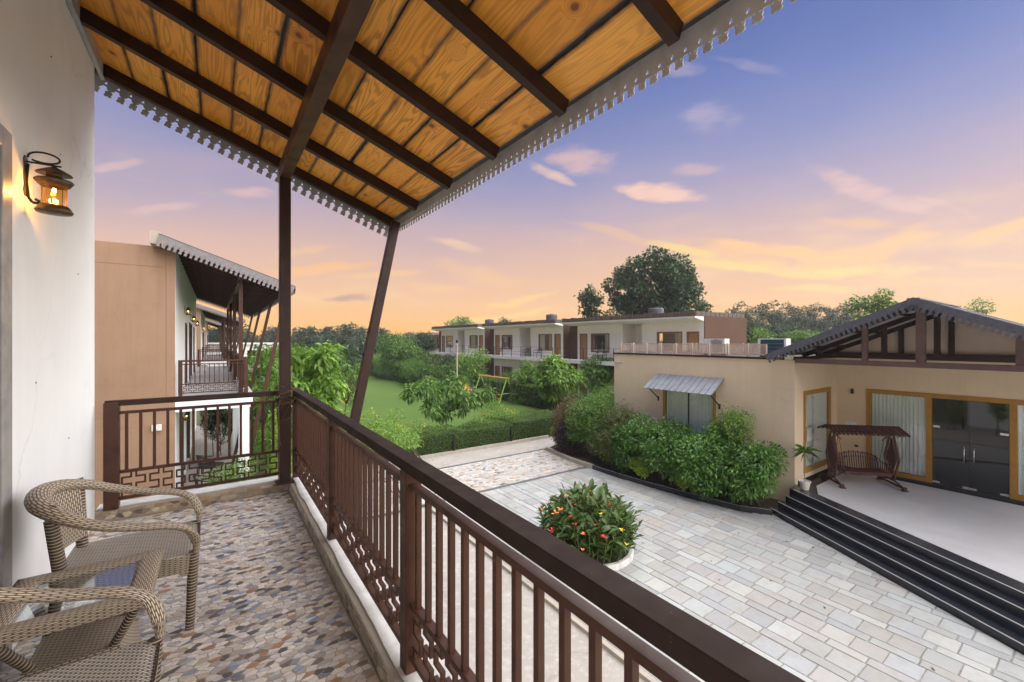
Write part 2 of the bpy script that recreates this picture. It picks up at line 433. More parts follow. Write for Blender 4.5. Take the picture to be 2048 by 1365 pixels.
# corrugated awning sheet
T = new_mat('awning_sheet'); P = world_pos(T)
n = T.noise(P, 3.5, 5, .7); l = T.noise(T.mapv(P, (1, 1, 1)), 16, 4, .7)
cc = T.mix(T.maprange(n, .35, .7), (.20, .215, .25), (.30, .315, .345))
cc = T.mix(T.maprange(l, .62, .70), cc, (.10, .09, .09))
T.put(T.p.inputs['Base Color'], cc); T.p.inputs['Roughness'].default_value = .5
T = new_mat('roof_sheet_pale')
T.p.inputs['Base Color'].default_value = (.42, .42, .41, 1); T.p.inputs['Roughness'].default_value = .5

# woven cane: strands run along u (metres), v across
def weave(name, L, Wd, c_hi, c_lo, c_gap, twist=0.):
    T = new_mat(name)
    s = T.add('ShaderNodeSeparateXYZ'); T.put(s.inputs[0], T.uv)
    u = T.math('DIVIDE', s.outputs[0], L); v = T.math('DIVIDE', s.outputs[1], Wd)
    v = T.math('MULTIPLY_ADD', u, twist, v)
    row = T.math('FLOOR', v); fv = T.math('FRACT', v)
    uu = T.math('MULTIPLY_ADD', row, .5, u)
    fu = T.math('FRACT', uu)
    prof = T.math('SINE', T.math('MULTIPLY', fv, pi))               # rounded strand
    prof = T.math('POWER', T.math('ABSOLUTE', prof), .6)
    arch = T.math('POWER', T.math('ABSOLUTE', T.math('SINE', T.math('MULTIPLY', fu, pi))), .45)   # dips under each stake
    h = T.math('MULTIPLY', prof, arch)
    seed = T.math('FRACT', T.math('MULTIPLY', T.math('SINE', T.math('ADD', T.math('MULTIPLY', row, 12.99), T.math('MULTIPLY', T.math('FLOOR', uu), 78.2))), 43758.5))
    hi = T.mix(seed, c_hi, tuple(x * .78 for x in c_hi))
    line = T.maprange(T.math('ABSOLUTE', T.math('SUBTRACT', fv, .42)), .0, .13, .55, 0)
    cc = T.mix(T.maprange(h, .25, .75), c_gap, T.mix(T.maprange(fv, .1, .9), hi, c_lo))
    cc = T.mix(T.math('MULTIPLY', line, T.maprange(arch, .5, .9)), cc, tuple(min(1, x * 1.7) for x in c_hi))  # painted highlight along the crown of each strand
    T.put(T.p.inputs['Base Color'], cc)
    T.p.inputs['Roughness'].default_value = .42
    bump(T, h, .9, .004)
    return T.m
weave('wicker_long', .042, .0070, (.60, .50, .37), (.38, .305, .22), (.075, .055, .04))
weave('wicker_seat', .024, .0095, (.66, .59, .50), (.34, .30, .25), (.035, .03, .026))
weave('wicker_panel', .034, .0095, (.54, .45, .34), (.32, .26, .19), (.06, .045, .034))
weave('wicker_wrap', 5.0, .0082, (.56, .46, .33), (.34, .27, .19), (.07, .05, .035))

def M(n): return MATS[n]
# ------------------------------------------------------------------ object helpers
def tag(o, label=None, cat=None, group=None, kind=None):
    if label: o['label'] = label
    if cat: o['category'] = cat
    if group: o['group'] = group
    if kind: o['kind'] = kind
    return o
def root(name, loc, label, cat, group=None, rz=0):
    o = bpy.data.objects.new(name, None); o.empty_display_size = .2
    col.objects.link(o); o.location = loc; o.rotation_euler = (0, 0, rz)
    return tag(o, label, cat, group)
def origin_of(o):
    v = Vector((0, 0, 0))
    while o is not None: v += o.location; o = o.parent
    return v
def link(name, me, parent=None, mat=None, loc=None):
    o = bpy.data.objects.new(name, me); col.objects.link(o)
    if mat and not me.materials: me.materials.append(M(mat))
    if parent: o.parent = parent
    if loc is not None: o.location = loc
    return o
def kids(o): return [c for c in bpy.data.objects if c.parent == o]
def build_index():
    idx = {}
    for o in bpy.data.objects:
        if o.parent: idx.setdefault(o.parent.name, []).append(o)
    return idx
def copy_tree(o, idx=None, parent=None):
    idx = idx if idx is not None else build_index()
    c = o.copy(); col.objects.link(c); c.parent = parent
    for ch in idx.get(o.name, []): copy_tree(ch, idx, c)
    return c

class MB:
    def __init__(s): s.v = []; s.f = []; s.uv = None; s.smooth = False
    def add(s, vs, fs):
        n = len(s.v); s.v += [tuple(p) for p in vs]; s.f += [tuple(i + n for i in f) for f in fs]; return s
    def box(s, x0, x1, y0, y1, z0, z1):
        return s.add([(x0,y0,z0),(x1,y0,z0),(x1,y1,z0),(x0,y1,z0),(x0,y0,z1),(x1,y0,z1),(x1,y1,z1),(x0,y1,z1)],
                     [(0,3,2,1),(4,5,6,7),(0,1,5,4),(1,2,6,5),(2,3,7,6),(3,0,4,7)])
    def hexa(s, p):   # 8 points, bottom ring then top ring
        return s.add(p, [(0,3,2,1),(4,5,6,7),(0,1,5,4),(1,2,6,5),(2,3,7,6),(3,0,4,7)])
    def bar(s, a, b, w, h, up=(0, 0, 1)):
        a = Vector(a); b = Vector(b); d = (b - a).normalized(); up = Vector(up)
        if abs(d.dot(up)) > .98: up = Vector((0, 1, 0))
        x = d.cross(up).normalized() * w / 2; y = x.cross(d).normalized() * h / 2
        return s.hexa([a-x-y, a+x-y, b+x-y, b-x-y, a-x+y, a+x+y, b+x+y, b-x+y])
    def tube(s, path, rad, n=8, cap=True, flat=1.0):
        path = [Vector(p) for p in path]; N = len(path)
        rad = rad if isinstance(rad, (list, tuple)) else [rad] * N
        t0 = (path[1] - path[0]).normalized()
        up = Vector((0, 0, 1)) if abs(t0.z) < .9 else Vector((1, 0, 0))
        nrm = (up - t0 * up.dot(t0)).normalized(); base = len(s.v)
        for i, p in enumerate(path):
            t = (path[min(i+1, N-1)] - path[max(i-1, 0)]).normalized()
            nrm = (nrm - t * nrm.dot(t)).normalized(); bi = t.cross(nrm)
            for k in range(n):
                a = 2 * pi * k / n
                s.v.append(tuple(p + (nrm * cos(a) * flat + bi * sin(a)) * rad[i]))
        for i in range(N - 1):
            for k in range(n):
                k2 = (k + 1) % n
                s.f.append((base+i*n+k, base+i*n+k2, base+(i+1)*n+k2, base+(i+1)*n+k))
        if cap:
            s.f.append(tuple(base + k for k in range(n))[::-1]); s.f.append(tuple(base + (N-1)*n + k for k in range(n)))
        return s
    def lathe(s, prof, n=24, c=(0, 0, 0), cap=False):
        base = len(s.v)
        for r, z in prof:
            for k in range(n):
                a = 2*pi*k/n; s.v.append((c[0]+r*cos(a), c[1]+r*sin(a), c[2]+z))
        for i in range(len(prof)-1):
            for k in range(n):
                k2 = (k+1) % n
                s.f.append((base+i*n+k, base+i*n+k2, base+(i+1)*n+k2, base+(i+1)*n+k))
        if cap:
            s.f.append(tuple(base+k for k in range(n))[::-1]); s.f.append(tuple(base+(len(prof)-1)*n+k for k in range(n)))
        return s
    def prism(s, poly, z0, z1):
        n = len(poly)
        return s.add([(x, y, z0) for x, y in poly] + [(x, y, z1) for x, y in poly],
                     [tuple(range(n))[::-1], tuple(range(n, 2*n))] + [(i, (i+1) % n, n+(i+1) % n, n+i) for i in range(n)])
    def grid(s, fn, nu, nv, uvfn=None):
        """fn(i/nu, j/nv) -> point"""
        base = len(s.v)
        if s.uv is None: s.uv = {}
        for i in range(nu+1):
            for j in range(nv+1):
                s.v.append(tuple(fn(i/nu, j/nv)))
                if uvfn: s.uv[len(s.v)-1] = uvfn(i/nu, j/nv)
        for i in range(nu):
            for j in range(nv):
                a = base+i*(nv+1)+j; s.f.append((a, a+nv+1, a+nv+2, a+1))
        return s
    def mesh(s, name, mat=None, org=(0, 0, 0), smooth=False, bevel=0):
        me = bpy.data.meshes.new(name)
        org = Vector(org)
        me.from_pydata([tuple(Vector(p) - org) for p in s.v], [], s.f)
        if s.uv:
            ul = me.uv_layers.new(name='UVMap')
            for lp in me.loops:
                ul.data[lp.index].uv = s.uv.get(lp.vertex_index, (0, 0))
        if mat: me.materials.append(M(mat))
        if smooth: me.shade_smooth()
        me.update()
        return me
    def build(s, name, mat, parent=None, smooth=False, bevel=0):
        o = link(name, s.mesh(name, mat, origin_of(parent) if parent else (0, 0, 0), smooth), parent)
        if bevel:
            b = o.modifiers.new('bevel', 'BEVEL'); b.width = bevel; b.segments = 1; b.limit_method = 'ANGLE'
        return o

def np_mesh(name, verts, faces, mat, tint=None, colors=None, smooth=False):
    me = bpy.data.meshes.new(name)
    verts = np.asarray(verts, np.float32); faces = np.asarray(faces, np.int32)
    me.vertices.add(len(verts)); me.vertices.foreach_set('co', verts.ravel())
    m, k = faces.shape
    me.loops.add(m*k); me.loops.foreach_set('vertex_index', faces.ravel())
    me.polygons.add(m); me.polygons.foreach_set('loop_start', np.arange(0, m*k, k, dtype=np.int32))
    me.polygons.foreach_set('loop_total', np.full(m, k, np.int32))
    if tint is not None:
        at = me.attributes.new('tint', 'FLOAT', 'POINT'); at.data.foreach_set('value', np.asarray(tint, np.float32))
    if colors is not None:
        at = me.attributes.new('tint', 'FLOAT_COLOR', 'POINT')
        c4 = np.ones((len(verts), 4), np.float32); c4[:, :3] = colors; at.data.foreach_set('color', c4.ravel())
    me.materials.append(M(mat)); me.update(calc_edges=True); me.validate()
    if smooth: me.shade_smooth()
    return me

def holed(mb, axis, pos, t, u0, u1, z0, z1, holes):
    """wall slab in the plane axis=pos..pos+t with rectangular openings (ua, ub, za, zb)"""
    us = sorted({u0, u1, *[h[0] for h in holes], *[h[1] for h in holes]}); zs = sorted({z0, z1, *[h[2] for h in holes], *[h[3] for h in holes]})
    us = [u for u in us if u0 <= u <= u1]; zs = [z for z in zs if z0 <= z <= z1]
    # merge columns: for each u strip, solid runs in z
    for a, b in zip(us, us[1:]):
        run = None; mid = (a+b)/2
        for c, d in zip(zs, zs[1:]):
            zc = (c+d)/2
            solid = not any(h[0] < mid < h[1] and h[2] < zc < h[3] for h in holes)
            if solid: run = (run[0], d) if run else (c, d)
            if (not solid or d == zs[-1]) and run:
                if axis == 'x': mb.box(pos, pos+t, a, b, run[0], run[1])
                else: mb.box(a, b, pos, pos+t, run[0], run[1])
                run = None
    return mb

# foliage ---------------------------------------------------------------
def leaf_arrays(P, D, N, L, Wd, tint, droop=.15, fold=.12):
    """P base points, D tip directions, N leaf normals -> folded four-point leaves"""
    D = D/np.linalg.norm(D, axis=1, keepdims=True)
    S = np.cross(D, N); S /= np.linalg.norm(S, axis=1, keepdims=True)+1e-9
    Nn = np.cross(S, D); L = np.asarray(L).reshape(-1, 1)*np.ones((len(P), 1)); Wd = np.asarray(Wd).reshape(-1, 1)*np.ones((len(P), 1))
    dz = np.zeros_like(P); dz[:, 2] = 1
    mid = P+D*L*.45
    a = mid+S*Wd/2+Nn*Wd*fold; b = mid-S*Wd/2+Nn*Wd*fold; t = P+D*L-dz*L*droop
    n = len(P)
    V = np.empty((n*4, 3)); V[0::4] = P; V[1::4] = a; V[2::4] = t; V[3::4] = b
    i = np.arange(n)*4
    F = np.empty((n*2, 3), np.int64); F[0::2] = np.c_[i, i+1, i+2]; F[1::2] = np.c_[i, i+2, i+3]
    return V, F, np.repeat(tint, 4)
def unit(n):
    v = rng.normal(size=(n, 3)); return v/np.linalg.norm(v, axis=1, keepdims=True)
def blob_leaves(blobs, per_m2, L, ratio=.45, shell=(.55, 1.0), droop=.2, hang=.3, up=.5, tint_var=.25, cap=60000, flat_under=None):
    """leaves through the outer volume of ellipsoid blobs [(center, (rx,ry,rz))]"""
    Ps, Ds, Ns, Ls, Ts = [], [], [], [], []
    C = [(np.array(c, float), np.array(r, float)) for c, r in blobs]
    tot = 0
    for c, r in C:
        area = 4*pi*((r[0]*r[1])**1.6+(r[0]*r[2])**1.6+(r[1]*r[2])**1.6)**(1/1.6)/3**(1/1.6)
        n = int(area*per_m2)+8; tot += n
        if tot > cap: break
        u = unit(n); rad = rng.uniform(shell[0]**2, shell[1]**2, n)**.5
        # lumpy radius so the outline is uneven
        lump = 1+.16*np.sin(u[:, 0]*6+c[0]*3)+.13*np.sin(u[:, 1]*7+c[1]*2)+.12*np.sin(u[:, 2]*8+c[2])
        p = c+u*r*(rad*lump)[:, None]
        out = u/r; out /= np.linalg.norm(out, axis=1, keepdims=True)
        d = out*.8+unit(n)*.7; d[:, 2] -= hang
        nn = out*.5+unit(n)*.45; nn[:, 2] += up
        Ps.append(p); Ds.append(d); Ns.append(nn); Ls.append(L*rng.uniform(.6, 1.25, n))
        base = rng.uniform(.25, .6)
        Ts.append(np.clip(base+rng.normal(0, tint_var, n)*.8+.12*u[:, 2]*0, 0, 1))
    P = np.vstack(Ps); L_ = np.concatenate(Ls)
    return leaf_arrays(P, np.vstack(Ds), np.vstack(Ns), L_, L_*ratio, np.concatenate(Ts), droop)
def leaf_mesh(name, arrs, mat):
    Vs, Fs, Ts, n = [], [], [], 0
    for V, F, T_ in arrs: Vs.append(V); Fs.append(F+n); Ts.append(T_); n += len(V)
    return np_mesh(name, np.vstack(Vs), np.vstack(Fs), mat, tint=np.concatenate(Ts))

def limbs(mb, base, tips, r0, fork=.45, seg=5):
    base = Vector(base); tips = [Vector(t) for t in tips]
    top = sum(tips, Vector())/len(tips)
    fk = base.lerp(Vector((base.x*.6+top.x*.4, base.y*.6+top.y*.4, top.z)), fork)
    pts = [base.lerp(fk, i/seg)+Vector((random.uniform(-1, 1), random.uniform(-1, 1), 0))*r0*.5*(i > 0) for i in range(seg+1)]
    mb.tube(pts, [r0*(1-.35*i/seg)*(1.25 if i == 0 else 1) for i in range(seg+1)], 8)
    for t in tips:
        m = fk.lerp(t, .5)+Vector((random.uniform(-1, 1), random.uniform(-1, 1), random.uniform(0, 1)))*(t-fk).length*.08
        mb.tube([fk-Vector((0, 0, r0)), m, t], [r0*.5, r0*.3, r0*.1], 6)
    return fk

def crown_blobs(c, r, n, br, squash=.8):
    """n small blobs spread through an ellipsoid crown"""
    out = []
    for i in range(n):
        for _ in range(20):
            u = Vector((random.uniform(-1, 1), random.uniform(-1, 1), random.uniform(-1, 1)))
            if .25 < u.length < 1: break
        k = random.uniform(.55, 1.4)*br
        out.append(((c[0]+u.x*r[0], c[1]+u.y*r[1], c[2]+u.z*r[2]), (k, k, k*squash)))
    return out

def tree(name, base, crown_c, crown_r, label, mat='leaf_mid', n=14, br=.5, dens=60, L=.16, ratio=.45, r0=.07, bark='bark', cat='tree', hang=.3, droop=.2, group=None, fork=.45, cap=60000, up=.5):
    t = root(name, base, label, cat, group)
    bl = crown_blobs(crown_c, crown_r, n, br)
    mb = MB(); limbs(mb, base, [b[0] for b in bl[:min(len(bl), 10)]], r0, fork)
    mb.build('trunk', bark, t, smooth=True)
    arr = blob_leaves(bl, dens, L, ratio, hang=hang, droop=droop, cap=cap, up=up)
    V, F, T_ = arr
    o = link('crown', leaf_mesh('crown', [(V-np.array(base), F, T_)], mat), t)
    o['kind'] = 'stuff'
    return t
def shrub(name, base, blobs, label, mat, L=.1, dens=160, ratio=.45, stems=5, r0=.018, hang=.1, droop=.15, cat='shrub', group=None, core=True, up=.6, cap=50000, stem_mat='bark', tv=.25):
    t = root(name, base, label, cat, group)
    mb = MB()
    for i in range(stems):
        b = random.choice(blobs); a = random.uniform(0, 6.28)
        p0 = Vector(base)+Vector((cos(a), sin(a), 0))*random.uniform(.02, .22)
        mb.tube([p0, p0.lerp(Vector(b[0]), .5)+Vector((random.uniform(-.05, .05), random.uniform(-.05, .05), 0)), Vector(b[0])], [r0, r0*.8, r0*.4], 5)
    mb.build('stem', stem_mat, t, smooth=True)
    V, F, T_ = blob_leaves(blobs, dens, L, ratio, shell=(.6, 1.0), hang=hang, droop=droop, up=up, cap=cap, tint_var=tv)
    o = link('foliage', leaf_mesh('foliage', [(V-np.array(base), F, T_)], mat), t); o['kind'] = 'stuff'
    return t

# fretwork trim: one long strip with clover tabs and triangular holes (metres along x, hangs in -z)
def trim_mesh(name, length, pitch=.088, band=.10, drop=.10, mat='trim_grey', th=.004, skew=0.):
    n = max(2, int(round(length/pitch))); p = length/n
    cu = bpy.data.curves.new(name, 'CURVE'); cu.dimensions = '2D'; cu.fill_mode = 'BOTH'; cu.extrude = th
    def spl(pts):
        s = cu.splines.new('POLY'); s.points.add(len(pts)-1)
        for q, (x, z) in zip(s.points, pts): q.co = (x, z+x*skew, 0, 1)
        s.use_cyclic_u = True
    r = p*.20
    out = [(0, 0), (0, -band)]
    for i in range(n):
        cx = (i+.5)*p; zc = -band-drop*.60
        out += [(i*p+p*.16, -band), (cx-p*.30, -band-drop*.16), (cx-p*.12, -band-drop*.28)]
        for k in range(25):     # clover tab, four lobes
            a = R(112)+R(316)*k/24
            rr = r*(1.02+.78*abs(cos(2*(a-R(45))))**.75)
            out.append((cx+rr*cos(a), zc+rr*sin(a)))
        out += [(cx+p*.12, -band-drop*.28), (cx+p*.30, -band-drop*.16), (i*p+p*.84, -band)]
    out += [(length, -band), (length, 0)]
    spl(out)
    for i in range(1, n):
        x = i*p; z = -band+.030
        spl([(x-p*.13, z-.012), (x+p*.13, z-.012), (x, z+.016)])
    o = bpy.data.objects.new(name, cu); col.objects.link(o)
    dg = bpy.context.evaluated_depsgraph_get()
    me = bpy.data.meshes.new_from_object(o.evaluated_get(dg))
    bpy.data.objects.remove(o)
    me.transform(Matrix.Rotation(R(90), 4, 'X'))
    me.name = name; me.materials.clear(); me.materials.append(M(mat))
    return me
GZ = -3.3          # ground level
WX = -.857         # face of the white wall beside the balcony

# ------------------------------------------------------------------ ground
def sheet(name, poly, z, mat, kind='structure', parent=None, thick=.0):
    mb = MB()
    if thick: mb.prism(poly, z-thick, z)
    else: mb.add([(x, y, z) for x, y in poly], [tuple(range(len(poly)))])
    o = mb.build(name, mat, parent)
    if kind: o['kind'] = kind
    return o
sheet('ground', [(-700, -500), (900, -500), (900, 1500), (-700, 1500)], GZ-.03, 'field_ground')
sheet('lawn', [(1.5, 17.2), (17.6, 17.2), (19.5, 30), (18.6, 45), (17.2, 59), (3, 59.5), (2, 40)], GZ+.012, 'lawn_grass', thick=.06)
sheet('concrete_path', [(-.8, -8), (5.14, -8), (5.14, 11.7), (2.6, 11.7), (2.6, 16.35), (-.8, 16.35)], GZ+.004, 'concrete', thick=.05)
sheet('road', [(2.604, 14.95), (14.8, 14.95), (30, 15.1), (30, 19), (14.8, 16.45), (2.604, 16.45)], GZ+.002, 'concrete', thick=.05)
sheet('road', [(13.5, 16.45), (15.8, 16.45), (24, 21), (23, 60), (20.6, 60), (20.6, 22)], GZ-.004, 'concrete', thick=.03)

def voronoi_cells(x0, x1, y0, y1, sx, sy, jit=.46, gap=.003, inside=None, seed=1, slant=0.):
    """irregular crazy-paving polygons on a jittered offset grid"""
    rr = random.Random(seed)
    nx = int((x1-x0)/sx)+2; ny = int((y1-y0)/sy)+2
    S = {}
    for j in range(-1, ny+1):
        for i in range(-1, nx+1):
            S[i, j] = (x0+(i+.5*(j & 1)+rr.uniform(-jit, jit))*sx, y0+(j+rr.uniform(-jit, jit)*.8)*sy)
    cells = []
    for j in range(0, ny):
        for i in range(0, nx):
            cx, cy = S[i, j]
            if not (x0 <= cx <= x1 and y0 <= cy <= y1): continue
            if inside and not inside(cx, cy): continue
            poly = [(cx-sx*1.2, cy-sy*1.2), (cx+sx*1.2, cy-sy*1.2), (cx+sx*1.2, cy+sy*1.2), (cx-sx*1.2, cy+sy*1.2)]
            for dj in (-2, -1, 0, 1, 2):
                for di in (-2, -1, 0, 1, 2):
                    if (di or dj) and (i+di, j+dj) in S:
                        qx, qy = S[i+di, j+dj]
                        # anisotropic metric keeps the chips elongated
                        nxv, nyv = (qx-cx)/sx**2, (qy-cy)/sy**2
                        mx, my = (qx+cx)/2, (qy+cy)/2
                        lim = nxv*mx+nyv*my
                        out = []
                        for k in range(len(poly)):
                            a = poly[k]; b = poly[(k+1) % len(poly)]
                            fa = nxv*a[0]+nyv*a[1]-lim; fb = nxv*b[0]+nyv*b[1]-lim
                            if fa <= 0: out.append(a)
                            if (fa < 0 < fb) or (fb < 0 < fa):
                                t = fa/(fa-fb); out.append((a[0]+(b[0]-a[0])*t, a[1]+(b[1]-a[1])*t))
                        poly = out
                        if len(poly) < 3: break
                if len(poly) < 3: break
            if len(poly) < 3: continue
            poly = [(min(max(px_, x0), x1), min(max(py_, y0), y1)) for px_, py_ in poly]
            gx = sum(p[0] for p in poly)/len(poly); gy = sum(p[1] for p in poly)/len(poly)
            k = []
            for (px_, py_) in poly:
                d = sqrt((px_-gx)**2+(py_-gy)**2)+1e-9; f = max(0.3, 1-gap*rr.uniform(.8, 1.6)/d)
                k.append((gx+(px_-gx)*f, gy+(py_-gy)*f))
            cells.append((gx, gy, k))
    return cells

def chip_geo(poly, h0, h1, to3):
    n = len(poly); gx = sum(p[0] for p in poly)/n; gy = sum(p[1] for p in poly)/n
    top = [(gx+(x-gx)*.95, gy+(y-gy)*.95) for x, y in poly]
    V = [to3(x, y, h0) for x, y in poly]+[to3(x, y, h1) for x, y in top]
    F = [tuple(range(n, 2*n))]+[(i, (i+1) % n, n+(i+1) % n, n+i) for i in range(n)]
    return V, F
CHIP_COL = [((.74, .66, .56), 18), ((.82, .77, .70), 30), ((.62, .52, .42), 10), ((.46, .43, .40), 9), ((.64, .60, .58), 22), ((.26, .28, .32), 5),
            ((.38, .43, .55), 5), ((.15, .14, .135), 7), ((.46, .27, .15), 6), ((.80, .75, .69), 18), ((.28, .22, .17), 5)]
def pick_col(rr, pal):
    s = rr.uniform(0, sum(w for _, w in pal))
    for c, w in pal:
        s -= w
        if s <= 0: break
    k = rr.uniform(.85, 1.15); return tuple(min(1, x*k) for x in c)
def scatter_chips(parent, cells, h0, h1, to3, pal, mat, name, n_single, seed=3, score=None):
    """the largest-showing cells become objects of their own, the rest one joined mesh"""
    rr = random.Random(seed); org = origin_of(parent)
    sc_ = []
    for idx, (gx, gy, poly) in enumerate(cells):
        p = to3(gx, gy, h1); q = pix(*p); s = -1
        if q and 0 < q[0] < 2048 and 0 < q[1] < 1365:
            s = 1/q[2]**2
            if score: s *= score(*p)
        sc_.append((s, idx))
    single = {i for s, i in sorted(sc_, reverse=True)[:n_single] if s > 0}
    V, F, Cc = [], [], []
    for idx, (gx, gy, poly) in enumerate(cells):
        c = pick_col(rr, pal)
        v, f = chip_geo(poly, h0, h1+rr.uniform(-.0006, .0006), to3)
        if idx in single:
            o3 = Vector(to3(gx, gy, h0))
            me = bpy.data.meshes.new(name); me.from_pydata([tuple(Vector(p)-o3) for p in v], [], f)
            at = me.attributes.new('tint', 'FLOAT_COLOR', 'POINT')
            for k in range(len(v)): at.data[k].color = (*c, 1)
            link(name, me, parent, mat, o3-org)
        else:
            n = len(V); V += [tuple(Vector(p)-org) for p in v]; F += [tuple(i+n for i in g_) for g_ in f]; Cc += [(*c, 1)]*len(v)
    if V:
        me = bpy.data.meshes.new(name); me.from_pydata(V, [], F)
        at = me.attributes.new('tint', 'FLOAT_COLOR', 'POINT'); at.data.foreach_set('color', np.array(Cc, np.float32).ravel())
        o = link('small_'+name+'s', me, parent, mat); o['kind'] = 'stuff'

# balcony floor --------------------------------------------------------
mb = MB(); mb.box(WX+.002, .637, -4, 5.098, -.02, -.0025)
bf = mb.build('balcony_floor', 'grout'); bf['kind'] = 'structure'
def chair_free(x, y, z):      # chips beneath the seats barely show
    return .25 if (x < -.15 and y < 2.9) or x < -.5 else 1
cells = voronoi_cells(WX+.01, .632, -1.0, 5.09, .049, .030, .45, .0026, seed=11)
scatter_chips(bf, cells, -.003, 0., lambda x, y, z: (x, y, z), CHIP_COL, 'mosaic_chip', 'chip', 290, score=chair_free)
# kerb round the balcony: rendered core, chips on its inner face, white top
mb = MB()
mb.box(.645, .885, -4, 5.30, -.30, .105); mb.box(WX, .645, 5.108, 5.30, -.30, .105)
kb = mb.build('balcony_kerb', 'cement'); kb['kind'] = 'structure'
rr_ = random.Random(5)
def ledge(a0, a1, fixed0, fixed1, along):
    """white ledge with a worn wavy inner edge"""
    mb = MB(); n = 60; prev = None
    for i in range(n+1):
        s = a0+(a1-a0)*i/n
        w = fixed0+(.020+.018*mnoise.noise(Vector((s*2.3, 0, 0)))+.010*mnoise.noise(Vector((s*9, 3, 0))))*(1 if fixed1 > fixed0 else -1)
        cur = ((w, s), (fixed1, s)) if along == 'y' else ((s, w), (s, fixed1))
        if prev:
            pts = [prev[0], prev[1], cur[1], cur[0]]
            mb.add([(x, y, .104) for x, y in pts]+[(x, y, .1115) for x, y in pts],
                   [(4, 5, 6, 7), (0, 4, 7, 3), (1, 2, 6, 5), (0, 1, 5, 4), (2, 3, 7, 6)])
        prev = cur
    o = mb.build('white_ledge', 'white_ledge', kb)
ledge(-4, 5.12, .66, .887, 'y'); ledge(WX+.001, .645, 5.118, 5.302, 'x')
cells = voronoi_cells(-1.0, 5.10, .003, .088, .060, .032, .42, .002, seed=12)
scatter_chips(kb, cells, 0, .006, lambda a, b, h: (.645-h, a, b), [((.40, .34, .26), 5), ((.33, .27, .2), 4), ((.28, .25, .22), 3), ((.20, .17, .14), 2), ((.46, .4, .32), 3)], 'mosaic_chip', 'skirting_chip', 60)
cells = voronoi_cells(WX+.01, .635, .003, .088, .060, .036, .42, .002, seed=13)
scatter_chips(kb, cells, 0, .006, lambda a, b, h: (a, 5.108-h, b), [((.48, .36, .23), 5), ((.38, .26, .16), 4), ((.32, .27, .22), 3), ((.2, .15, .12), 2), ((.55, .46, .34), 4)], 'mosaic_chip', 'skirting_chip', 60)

# own wing of the building ---------------------------------------------
own = root('resort_wing', (-3, 0, GZ), 'white rendered wing wall rising beside the wicker chairs, at the left edge of the photo', 'building')
mb = MB(); holed(mb, 'x', -1.15, .293, -6, 5.1, GZ, 4.05, [(1.35, 3.20, .0, 2.62)])
mb.box(-9, -1.15, 4.9, 5.1, GZ, 4.05)
mb.build('wall', 'white_paint', own)
mb = MB()
mb.box(-1.12, -.842, 3.10, 3.22, 0, 2.64); mb.box(-1.12, -.842, 1.33, 1.45, 0, 2.64); mb.box(-1.12, -.842, 1.451, 3.099, 2.54, 2.64)
fr = mb.build('door_frame', 'aluminium', own, bevel=.004)
mb = MB(); mb.box(-1.02, -1.01, 1.451, 3.099, .002, 2.539); mb.build('door_glass', 'glass_dark', own)
mb = MB(); mb.box(-1.12, -1.00, -4, 5.0, -.3, -.022); mb.build('slab_edge', 'white_paint', own)
mb = MB(); mb.box(-.84, .636, -4, 5.09, -.28, -.03); mb.build('balcony_slab', 'soffit_white', own)

